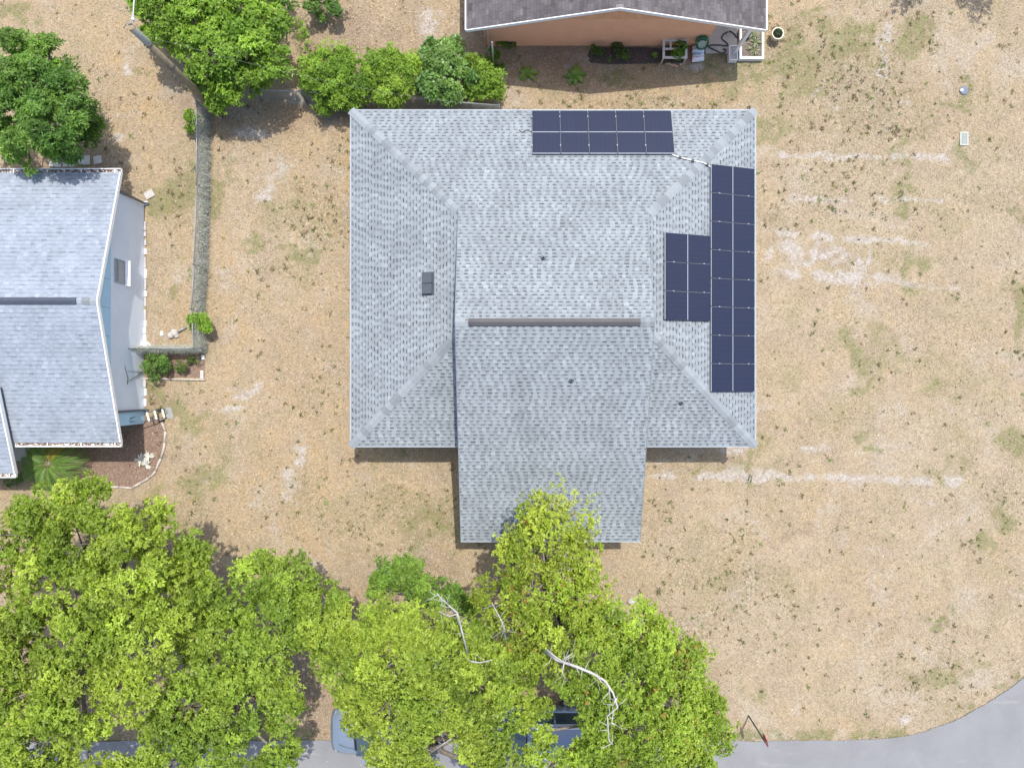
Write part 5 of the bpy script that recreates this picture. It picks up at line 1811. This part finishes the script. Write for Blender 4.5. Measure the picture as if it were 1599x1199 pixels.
def rail_things(name, label, cat, pts, r0, part, mat, z=None):
    t = thing(name, label, cat, G(*pts[0]))
    for a, b in zip(pts[:-1], pts[1:]):
        pa, pb_ = G(*a), G(*b)
        d = (pb_ - pa).normalized()
        mb = MB()
        zz = Vector((0, 0, r0 * .8))
        mid = pa.lerp(pb_, .5) + Vector((-d.y, d.x, 0)) * R_.uniform(-.03, .03)
        mb.tube([pa + d * .005 + zz, mid + zz, pb_ - d * .005 + zz], [r0 * R_.uniform(.85, 1.1), r0, r0 * R_.uniform(.8, 1)], 7)
        mb.build(part, mat, t)
    return t


rail_things('log_border', 'curved border of grey logs round the mulched corner bed', 'garden border', [(250, 652), (259, 673), (258, 690), (252, 715), (244, 735), (233, 746), (221, 753), (207, 762), (186, 760), (163, 761)], .055, 'log', M['old_wood'])
t = thing('bed_board', 'weathered pale board edging the small bed beside the fence', 'board', G(272, 592))
mb = MB()
a, b = G(224, 591), G(321, 593)
d = (b - a) / 2
mb.obox((a + b) / 2 + Vector((0, 0, .06)), d, Vector((0, .03, 0)), Vector((0, 0, .06)))
mb.build('plank', M['old_wood'], t)
t = thing('paver', 'loose pale paver at the end of the weathered bed board', 'paver', G(316, 585))
mb = MB()
c = G(316, 585)
mb.box((c.x - .075, c.y - .18, .0), (c.x + .075, c.y + .18, .07))
mb.build('block', M['rock'], t)
GS = 'stepping stones behind the pale blue house'
for k, (px, py, sx, sy) in enumerate(((88, 253, 9, 8), (108, 252, 9, 9), (132, 251, 9, 7), (153, 250, 6, 6))):
    lab = ['square grey stepping stone nearest the dark tree trunk', 'largest grey stepping stone, second from the tree', 'grey stepping stone half covered by grass, third from the tree', 'smallest grey stepping stone at the open end of the row'][k]
    c = G(px, py)
    mb = MB()
    sx, sy = sx * K * H, sy * K * H
    mb.obox(c + Vector((0, 0, .02)), (sx, .02 * (k - 1), 0), (-.02 * (k - 2), sy, 0), (0, 0, .025))
    mb.build('stepping_stone', M['paver'], label=lab, cat='paver', group=GS)
for k, (px, py, s, an, lab) in enumerate(((234, 304, .20, .5, 'tilted square paver lying by the downspout of the pale blue house'), (228, 318, .10, .1, 'small white splash block under the dark downspout'))):
    c = G(px, py)
    d = Vector((math.cos(an), math.sin(an), 0))
    mb = MB()
    mb.obox(c + Vector((0, 0, .03)), d * s, Vector((-d.y, d.x, 0)) * s * .8, Vector((0, 0, .03)))
    mb.build('paver', M['rock'] if k == 0 else M['white'], label=lab, cat='paver')
# white tub
c = G(228, 542)
t = thing('tub', 'white upturned plastic tub beside the wall at the end of the fence', 'tub', c)
mb = MB()
mb.lathe(c, [(.22, 0), (.215, .05), (.19, .28), (.17, .30), (.001, .31)], 20)
mb.lathe(c, [(.24, .02), (.24, .045), (.21, .06)], 20)
mb.build('shell', M['white'], t)
# fallen concrete-footed post
c = G(272, 522)
t = thing('fallen_post', 'fallen fence post with a lump of white concrete on its end', 'post', c)
mb = MB()
for dx, dy, rr_ in ((-.12, -.05, .15), (.05, .05, .17), (.12, -.06, .11), (-.02, .12, .11)):
    q_ = c + Vector((dx, dy, 0))
    mb.lathe(q_, [(rr_, .0), (rr_ * 1.05, rr_ * .5), (rr_ * .8, rr_ * .95), (rr_ * .3, rr_ * 1.15), (.001, rr_ * 1.15)], 9)
mb.build('footing', M['rock'], t)
mb = MB()
mb.tube([c + Vector((.08, .04, .1)), G(291, 511, .07)], .045, 8)
mb.build('pipe', M['galv'], t)
for k, (px, py, s, lab) in enumerate(((254, 521, .06, 'small white brick lying upright near the fallen post'), (318, 558, .06, 'white stone at the top corner of the edged bed'))):
    c = G(px, py)
    mb = MB()
    mb.obox(c + Vector((0, 0, .05)), (s, 0, 0), (0, s * 1.6, 0), (0, 0, .05))
    mb.build('brick', M['white'], label=lab, cat='brick')
# trailing stem on the wall
t = thing('climbing_stem', 'thin dried climbing stem clinging to the pale blue wall above the shrub', 'vine', (wx + .02, .8, 0))
def Wp(px, py):
    """point of the wall plane x = wx seen at a photo pixel"""
    hz = wx / ((px - 799.5) * K)
    return Vector((wx + .025, (599.5 - py) * K * hz, H - hz))
mb = MB()
mb.tube([Wp(222, 580), Wp(205, 592), Wp(199, 596)], [.02, .018, .012], 5)
mb.tube([Wp(198, 600), Wp(199, 590), Wp(196, 580), Wp(194, 570)], [.02, .02, .014, .01], 5)
mb.tube([Wp(219, 580), Wp(206, 580), Wp(198, 580)], [.01, .01, .008], 5)
mb.build('stem', plain('dry_stem', (.24, .27, .21), .9), t)
# hand truck leaning on the wall
t = thing('hand_truck', 'metal hand truck with white crossbars leaning beside the blue wall strip', 'hand truck', G(252, 646))
base_, topp = G(258, 645, .12), G(204, 656, 1.15)
ax_ = (topp - base_).normalized()
sd_ = Vector((ax_.y, -ax_.x, 0)).normalized()
mb = MB()
for s in (-.19, .19):
    mb.tube([base_ + sd_ * s, base_.lerp(topp, .5) + sd_ * s, topp + sd_ * s * .35], .02, 6)
mb.tube([topp + sd_ * .07, topp + ax_ * .08, topp - sd_ * .07], .02, 6)
mb.build('frame', M['dark_metal'], t)
for f in (.05, .28, .5):
    mb = MB()
    q_ = base_.lerp(topp, f)
    mb.obox(q_ + Vector((0, 0, .02)), sd_ * .19, ax_ * .035, Vector((0, 0, .012)))
    mb.build('crossbar', M['white'], t)
mb = MB()
mb.obox(base_ + Vector((.13, 0, -.10)), sd_ * .24, Vector((.14, 0, 0)), Vector((0, 0, .008)))
mb.build('toe_plate', M['galv'], t)
for s in (-.25, .25):
    mb = MB()
    q_ = G(250, 648, .12) + sd_ * s
    mb.tube([q_ - sd_ * .03, q_ + sd_ * .03], .12, 14)
    mb.build('wheel', M['tyre'], t)
# silver rosette plant in the corner bed
SIL = ((.40, .40, .34), (.60, .58, .50))
for k, (px, py, n, L) in enumerate(((222, 718, 14, .36), (234, 712, 12, .30), (230, 725, 11, .28))):
    sprout(['silvery spiky agave, largest of the cluster in the mulch bed', 'silvery spiky agave of the cluster nearest the log border', 'silvery spiky agave at the lower side of the cluster'][k], G(px, py), n, L, .07, SIL, 70 + k, 'agave', 'plant', .75, 'silvery plants in the corner bed', mat=M['litter'], curl=.25)

def palm(label, c, n, L, seed):
    c = Vector(c)
    t = thing('cycad', label, 'palm', (c.x, c.y, 0))
    mb = MB()
    mb.lathe((c.x, c.y, 0), [(.2, 0), (.22, .3), (.2, .7), (.12, .95), (.001, 1.0)], 12)
    mb.build('trunk', M['bark'], t)
    r = np.random.default_rng(seed)
    for i in range(n):
        a = 2.399 * i
        el = .95 - .9 * i / n
        l = L * r.uniform(.8, 1.08)
        d = np.array([math.cos(a), math.sin(a), 0])
        s = np.array([-d[1], d[0], 0])
        st = 40
        f = np.linspace(0, 1, st)
        spine = np.array([c.x, c.y, .92]) + d * (l * f * (1 - .12 * el))[:, None] + np.array([0, 0, 1.0]) * (l * (el * f - (.45 + .6 * el) * f * f))[:, None]
        V = []
        tg = unit(np.gradient(spine, axis=0))
        for sd2 in (-1, 1):
            ll = (.24 * np.sin(np.pi * np.clip(.15 + f * .85, 0, 1)) ** .6 + .03) * l / 1.2
            dd = unit(s * sd2 + tg * .8 + np.array([0, 0, .3]))
            keep = f > .12
            V.append(leaf_quads(spine[keep], dd[keep], np.tile(np.array([[0, 0, 1.0]]), (keep.sum(), 1)) + tg[keep] * .2, ll[keep], np.full(keep.sum(), .024), .1))
        V = np.concatenate(V)
        m = len(V) // 4
        yel = r.random() < .12
        c0 = np.array([.28, .25, .04]) if yel else np.array([.14, .25, .045])
        tip = np.tile(f[f > .12], 2)[:, None]
        col = c0 * r.uniform(.75, 1.3, (m, 1)) * (1 - tip * .1) + (np.array([.25, .12, .02]) * np.clip(tip - .6, 0, 1) if yel else 0)
        # the rib as narrow quads
        rib = []
        for k in range(st - 1):
            rib.append([spine[k] - s * .012, spine[k] + s * .012, spine[k + 1] + s * .012, spine[k + 1] - s * .012])
        rib = np.array(rib).reshape(-1, 3)
        bulk('frond', np.concatenate([V, rib]), 4, M['leaf'], t, np.concatenate([col, np.tile([[.24, .24, .10]], (st - 1, 1))]))


palm('green cycad palm with feathery fronds between the blue house and the oak', G(98, 720), 26, 1.5, 9)
tree('shrub', 'low dark groundcover beside the wing eave of the blue house', 'shrub', (30, 752), [(12, 752, 12, .4), (30, 750, 10, .4), (48, 742, 10, .5)], DARK, 120, .02, clump=.16, dens=18, leaf=(.08, .04), lay=1.8, twigs=6, holes=.1)

# ------------------------------------------------------------------ small things on the corner lot
c = G(1505, 217)
t = thing('meter_box', 'rectangular grey-green water meter lid with a pale rim set in the lawn', 'meter box', c)
mb = MB()
w_, h_ = .18, .29
mb.box((c.x - w_, c.y - h_, 0), (c.x + w_, c.y - h_ + .05, .035))
mb.box((c.x - w_, c.y + h_ - .05, 0), (c.x + w_, c.y + h_, .035))
mb.box((c.x - w_, c.y - h_ + .05, 0), (c.x - w_ + .05, c.y + h_ - .05, .035))
mb.box((c.x + w_ - .05, c.y - h_ + .05, 0), (c.x + w_, c.y + h_ - .05, .035))
mb.build('rim', plain('pale_rim', (.40, .42, .37), .7), t)
mb = MB()
mb.box((c.x - w_ + .052, c.y - h_ + .052, 0), (c.x + w_ - .052, c.y + h_ - .052, .022))
mb.build('lid', M['lid'], t)
c = G(1505, 142)
t = thing('valve_cover', 'small blue-grey valve cover with a white cap in green grass', 'valve cover', c)
mb = MB()
mb.lathe(c, [(.19, .0), (.19, .03), (.16, .045), (.001, .045)], 16)
mb.build('lid', M['slate'], t)
mb = MB()
mb.lathe(c + Vector((-.13, 0, .03)), [(.07, 0), (.065, .05), (.001, .07)], 12)
mb.build('cap', M['white'], t)
# street sign at the kerb
c = G(1169, 1117)
t = thing('street_sign', 'red octagonal street sign on a dark green post at the road edge', 'street sign', c)
top_ = G(1196, 1160, 2.25)
mb = MB()
mb.tube([c + Vector((0, 0, -.05)), c.lerp(top_, 1.0)], .035, 8)
mb.build('post', M['post_green'], t)
sdv = Vector((.25, -.95, 0)).normalized()
nrm = Vector((sdv.y, -sdv.x, 0))
for off, mat_, rad_, nm in ((.03, M['red'], .27, 'sign_plate'), (.044, M['white'], .38, None)):
    if nm is None:
        continue
    mb = MB()
    cc = top_ + Vector((0, 0, -.22)) - nrm * .06
    oc = [(math.cos(math.pi / 8 + k * math.pi / 4) * rad_, math.sin(math.pi / 8 + k * math.pi / 4) * rad_) for k in range(8)]
    f1 = [cc + sdv * a_ + Vector((0, 0, b_)) for a_, b_ in oc]
    f2 = [p - nrm * .012 for p in f1]
    mb.face(f1[::-1])
    mb.face(f2)
    for k in range(8):
        mb.face([f1[k], f1[(k + 1) % 8], f2[(k + 1) % 8], f2[k]])
    mb.build(nm, mat_, t)
for k, (px, py, s, lab) in enumerate(((986, 938, .12, 'pale limestone boulder at the lawn side of the bright tree'), (1002, 968, .2, 'pale limestone boulder seen through the leaves of the bright tree'), (1047, 1030, .18, 'narrow pale boulder at the right fringe of the bright tree'))):
    c = G(px, py)
    mb = MB()
    rr = random.Random(k)
    n = 11
    for (r_, z_), nxt in zip(((1.0, -.05), (1.08, .25), (.8, .6), (.35, .75)), range(4)):
        pass
    prof = [(s, -.02), (s * 1.05, s * .35), (s * .8, s * .7), (s * .35, s * .85), (.001, s * .86)]
    mb.lathe((0, 0, 0), prof, n)
    mb.v = [(c.x + x * 1.4 * (1 + .25 * math.sin(3 * x + k)) + y * .3, c.y + y * (1 + .3 * math.cos(5 * y + k)) * .9, z * (1 + .2 * math.sin(9 * x))) for x, y, z in mb.v]
    mb.build('boulder', M['rock'], label=lab, cat='boulder')

# ------------------------------------------------------------------ parked vehicles


def loft(mb, secs, mat=0, smooth=True, cap=True):
    n = len(secs[0])
    b = len(mb.v)
    for s in secs:
        mb.v += [tuple(p) for p in s]
    for i in range(len(secs) - 1):
        for k in range(n):
            k2 = (k + 1) % n
            mb.f.append((b + i * n + k, b + i * n + k2, b + (i + 1) * n + k2, b + (i + 1) * n + k))
            mb.m.append(mat)
            mb.s.append(smooth)
    if cap:
        mb.f.append(tuple(b + k for k in reversed(range(n))))
        mb.f.append(tuple(b + (len(secs) - 1) * n + k for k in range(n)))
        mb.m += [mat, mat]
        mb.s += [False, False]


def vehicle(label, x0, yc, L, W, hood, ws, roof_end, hz, belt, top, paint, rails, group):
    """nose toward -x; stations measured from the nose"""
    t = thing('parked_car', label, 'car', (x0 + L / 2, yc, 0), group)

    def sec(x, w, zb, zt, n=16, e=4.0):
        out = []
        for k in range(n):
            a = 2 * math.pi * (k + .5) / n
            cy_, cz_ = math.cos(a), math.sin(a)
            y = math.copysign(abs(cy_) ** (2 / e), cy_) * w
            z = math.copysign(abs(cz_) ** (2 / e), cz_)
            out.append((x0 + x, yc + y, (zb + zt) / 2 + z * (zt - zb) / 2))
        return out
    w = W / 2
    mb = MB()
    loft(mb, [sec(0.0, w * .62, .42, hz - .22), sec(.06, w * .74, .32, hz - .14), sec(.22, w * .90, .26, hz - .07), sec(.5, w * .975, .24, hz - .03), sec(hood * .8, w, .24, hz), sec(hood, w, .24, hz + .03), sec(ws, w, .24, belt),
              sec(roof_end, w, .24, belt + .02), sec(L - .35, w * .98, .26, belt), sec(L - .12, w * .93, .3, belt - .05), sec(L, w * .82, .4, belt - .2)])
    mb.build('body', paint, t)
    # glasshouse
    mb = MB()
    def cab(x, wb, zb, zt, wt):
        return [(x0 + x, yc - wb, zb), (x0 + x, yc + wb, zb), (x0 + x, yc + wt, zt), (x0 + x, yc - wt, zt)]
    rs = ws + (ws - hood) * .05
    gl = [[(x0 + hood - .02, yc - w * .86, hz + .02), (x0 + hood - .10, yc, hz + .035), (x0 + hood - .02, yc + w * .86, hz + .02)],
          [(x0 + rs, yc - w * .70, top - .03), (x0 + rs - .06, yc, top - .01), (x0 + rs, yc + w * .70, top - .03)]]
    for k in range(2):
        mb.face([gl[0][k], gl[0][k + 1], gl[1][k + 1], gl[1][k]][::-1], 0, True)
    mb.build('windshield', M['glass'], t)
    for s in (-1, 1):
        mb = MB()
        q_ = [(x0 + hood + .12, yc + s * w * .93, belt - .02), (x0 + L - .42, yc + s * w * .93, belt), (x0 + roof_end, yc + s * w * .72, top - .06), (x0 + rs + .02, yc + s * w * .72, top - .06)]
        mb.face(q_ if s < 0 else q_[::-1])
        mb.build('side_window', M['glass'], t)
    mb = MB()
    q_ = [(x0 + L - .22, yc - w * .82, belt - .01), (x0 + L - .22, yc + w * .82, belt - .01), (x0 + roof_end, yc + w * .70, top - .05), (x0 + roof_end, yc - w * .70, top - .05)]
    mb.face(q_)
    mb.build('rear_window', M['glass'], t)
    for s in (-1, 1):
        for xa, xb in (((hood - .02, hz), (rs, top)), ((rs + (roof_end - rs) * .48, belt), (rs + (roof_end - rs) * .48, top)), ((L - .30, belt), (roof_end, top))):
            mb = MB()
            mb.tube([(x0 + xa[0], yc + s * w * .915, xa[1]), (x0 + xb[0], yc + s * w * .725, xb[1] - .05)], .045, 6)
            mb.build('pillar', paint, t)
    mb = MB()
    n = 9
    rows = []
    for i in range(n + 1):
        f = i / n
        x = x0 + rs + (roof_end - rs) * f
        rows.append([(x, yc + w * .755 * v_, top - .05 + .085 * (1 - abs(v_) ** 2.6) * (1 - .35 * (2 * f - 1) ** 2)) for v_ in np.linspace(-1, 1, 9)])
    for i in range(n):
        for j in range(8):
            mb.face([rows[i][j], rows[i + 1][j], rows[i + 1][j + 1], rows[i][j + 1]], 0, True)
    mb.build('roof', paint, t)
    for s in (-1, 1):
        mb = MB()
        mb.tube([(x0 + .35, yc + s * w * .50, hz - .025), (x0 + hood * .6, yc + s * w * .60, hz + .012), (x0 + hood - .05, yc + s * w * .66, hz + .03)], .012, 5)
        mb.build('hood_seam', M['dark_metal'], t)
        mb = MB()
        mb.obox((x0 + .19, yc + s * w * .70, hz - .21), (.06, -s * .03, .015), (.05, s * .11, 0), (0, 0, .05))
        mb.build('headlight', M['lamp'], t)
        mb = MB()
        mb.obox((x0 + L - .07, yc + s * w * .72, belt - .16), (.05, s * -.02, 0), (0, .13, 0), (0, 0, .10))
        mb.build('tail_light', M['tail'], t)
        mb = MB()
        mb.obox((x0 + hood + .32, yc + s * (w + .10), belt + .03), (.06, s * .02, 0), (0, .10, 0), (0, 0, .065))
        mb.build('mirror', paint, t)
        for xx in (.92, L - 1.0):
            mb = MB()
            mb.tube([(x0 + xx, yc + s * (w - .21), .34), (x0 + xx, yc + s * (w + .012), .34)], .34, 20)
            wh = mb.build('wheel', M['tyre'], t)
            mb = MB()
            mb.tube([(x0 + xx, yc + s * (w + .013), .34), (x0 + xx, yc + s * (w + .02), .34)], .21, 16)
            mb.build('rim', M['chrome'], wh)
        if rails:
            mb = MB()
            za = top + .055
            mb.tube([(x0 + rs + .15, yc + s * w * .62, za - .06), (x0 + rs + .25, yc + s * w * .62, za), (x0 + roof_end - .3, yc + s * w * .62, za), (x0 + roof_end - .2, yc + s * w * .62, za - .06)], .036, 7)
            mb.build('roof_rail', M['white'], t)
    mb = MB()
    mb.tube([(x0 + hood - .05, yc - w * .7, hz + .05), (x0 + hood - .13, yc, hz + .055), (x0 + hood - .05, yc + w * .8, hz + .05)], .03, 6)
    mb.build('cowl', M['black'], t)
    mb = MB()
    mb.tube([(x0 + .30, yc - w * .93, hz - .30), (x0 + .05, yc - w * .78, hz - .26), (x0 - .02, yc - w * .4, hz - .25), (x0 - .03, yc, hz - .25), (x0 - .02, yc + w * .4, hz - .25), (x0 + .05, yc + w * .78, hz - .26), (x0 + .30, yc + w * .93, hz - .30)], .035, 6)
    mb.build('bumper_trim', M['dark_metal'], t)
    return t


GV = 'vehicles parked under the street trees'
vehicle('silver blue car nosing out from under the oak at the road edge', -7.66, -14.72, 4.75, 2.04, 1.12, 1.95, 4.1, .98, 1.05, 1.60, M['car_silver'], False, GV)
vehicle('dark blue car with bright roof rails under the tree with the dead limb', -1.35, -14.76, 4.75, 2.0, 1.15, 1.95, 4.35, 1.0, 1.08, 1.74, M['car_blue'], True, GV)

# ------------------------------------------------------------------ ground cover: straw, weeds, leaf litter


def free(x, y, margin=0.0):
    ok = road_dist(x, y) > margin
    ok &= ~((x > xW + .5) & (x < xE - .5) & (y > yS + .5) & (y < yN - .5))
    ok &= ~((x > xL + .2) & (x < xR - .2) & (y > yG + .4) & (y < yS + 1))
    ok &= ~((x < wx) & (y < 7.8) & (y > -1.7))
    ok &= ~((x > bx0) & (x < 10) & (y > 14.4))
    return ok


def field(n, seed):
    r = np.random.default_rng(seed)
    x = r.uniform(-22.8, 22.8, n)
    y = r.uniform(-17.2, 17.2, n)
    return r, x, y


r, x, y = field(420000, 201)
s_, g_, b_, o_ = ground_masks(x, y)
dens = np.clip(.75 - .75 * s_ + .3 * g_, 0, 1) * (.35 + .9 * fbm(x, y, 1.4, 301, 4))
k_ = (r.random(len(x)) < dens) & free(x, y)
x, y, s_, g_, b_, o_ = x[k_], y[k_], s_[k_], g_[k_], b_[k_], o_[k_]
n = len(x)
a = r.uniform(0, 6.283, n)
L = r.uniform(.04, .13, n)
el = r.uniform(.05, .55, n)
D = np.stack([np.cos(a) * np.cos(el), np.sin(a) * np.cos(el), np.sin(el)], 1)
S = np.stack([-np.sin(a), np.cos(a), np.zeros(n)], 1) * r.uniform(.004, .011, n)[:, None]
P = np.stack([x, y, np.full(n, .006)], 1)
V = np.stack([P - S, P + S, P + D * L[:, None]], 1).reshape(-1, 3)
pal = np.array([[.50, .43, .32], [.43, .335, .21], [.58, .52, .43], [.19, .145, .09], [.22, .23, .10]])
pick = r.choice(5, n, p=[.32, .22, .16, .22, .08])
pick = np.where((g_ > .3) & (r.random(n) < g_ * .8), 4, pick)
col = pal[pick] * r.uniform(.75, 1.15, (n, 1))
bulk('dry_grass', V, 3, M['blade'], None, col, kind='stuff')

# weeds: small flat rosettes, thick where the photograph shows them
r, x, y = field(44000, 202)
wd = weed_density(x, y)
k_ = (r.random(len(x)) < wd) & free(x, y, .1)
x, y = x[k_], y[k_]
n = len(x)
sz = r.uniform(.55, 1.75, n) ** 1.4
P = np.stack([x, y, np.full(n, .015)], 1)
Nn = unit(np.array([[0, 0, 1.0]]) + r.normal(0, .2, (n, 3)))
kk = 9
Vw, m = rosettes(P, Nn, kk, .062, .017, r, (.1, .9))
Vw = Vw.reshape(kk, n, 4, 3)
Vw = P[None, :, None, :] + (Vw - P[None, :, None, :]) * sz[None, :, None, None]
wc = np.array([[.10, .11, .045], [.16, .165, .065], [.19, .14, .08], [.14, .20, .05]])[r.choice(4, n, p=[.28, .24, .34, .14])] * r.uniform(.7, 1.25, (n, 1))
bulk('weeds', Vw.reshape(-1, 3), 4, M['blade'], None, np.tile(wc, (kk, 1)), kind='stuff')

# fallen leaves under and around the trees
r, x, y = field(60000, 203)
ld = np.full(len(x), .004)
for px, py, rx, ry, s in ((580, 45, 130, 50, .75), (420, 190, 110, 24, .5), (640, 165, 150, 14, .6), (140, 200, 30, 50, .7), (250, 160, 50, 50, .3), (200, 710, 60, 50, .6), (290, 880, 40, 40, .3), (480, 1110, 60, 60, .5), (700, 890, 50, 30, .4), (590, 950, 60, 40, .3),
                          (200, 1000, 260, 200, .3), (700, 1080, 300, 120, .3), (270, 570, 50, 24, .6), (870, 100, 90, 24, .3), (990, 930, 40, 40, .3), (270, 400, 30, 90, .12), (100, 60, 80, 40, .15)):
    ld = np.maximum(ld, s * blob(x, y, px, py, rx, ry))
k_ = (r.random(len(x)) < ld) & (road_dist(x, y) > -3) & (free(x, y, -9))
x, y = x[k_], y[k_]
n = len(x)
a = r.uniform(0, 6.283, n)
D = np.stack([np.cos(a), np.sin(a), r.normal(0, .2, n)], 1)
V = leaf_quads(np.stack([x, y, np.full(n, .028)], 1), unit(D), unit(np.array([[0, 0, 1.0]]) + r.normal(0, .35, (n, 3))), r.uniform(.05, .12, n), r.uniform(.02, .045, n))
col = np.array([[.36, .21, .12], [.24, .14, .09], [.46, .33, .21], [.52, .44, .34]])[r.choice(4, n, p=[.3, .3, .25, .15])] * r.uniform(.7, 1.2, (n, 1))
bulk('leaf_litter', V, 4, M['litter'], None, col, kind='stuff')

# small pale stones and chips
r, x, y = field(2600, 204)
k_ = free(x, y, .1) & (r.random(len(x)) < .16 + .6 * ground_masks(x, y)[0])
x, y = x[k_], y[k_]
n = len(x)
s = r.uniform(.015, .045, n)[:, None]
P = np.stack([x, y, np.full(n, .012)], 1)
b1_ = unit(np.stack([np.cos(x * 37), np.sin(x * 37), np.zeros(n)], 1)) * s
b2_ = np.stack([-b1_[:, 1], b1_[:, 0], b1_[:, 2]], 1) * .7
top_ = P + np.array([[0, 0, 1.0]]) * s * .7
V = []
for aa, bb in ((b1_, b2_), (b2_, -b1_), (-b1_, -b2_), (-b2_, b1_)):
    V.append(np.stack([P + aa, P + bb, top_ + bb * .4, top_ + aa * .4], 1))
V.append(np.stack([top_ + b1_ * .4, top_ + b2_ * .4, top_ - b1_ * .4, top_ - b2_ * .4], 1))
bulk('pebbles', np.concatenate(V).reshape(-1, 3), 4, M['litter'], None, np.tile(np.array([[.62, .58, .52]]) * r.uniform(.7, 1.25, (n, 1)), (5, 1)), kind='stuff')
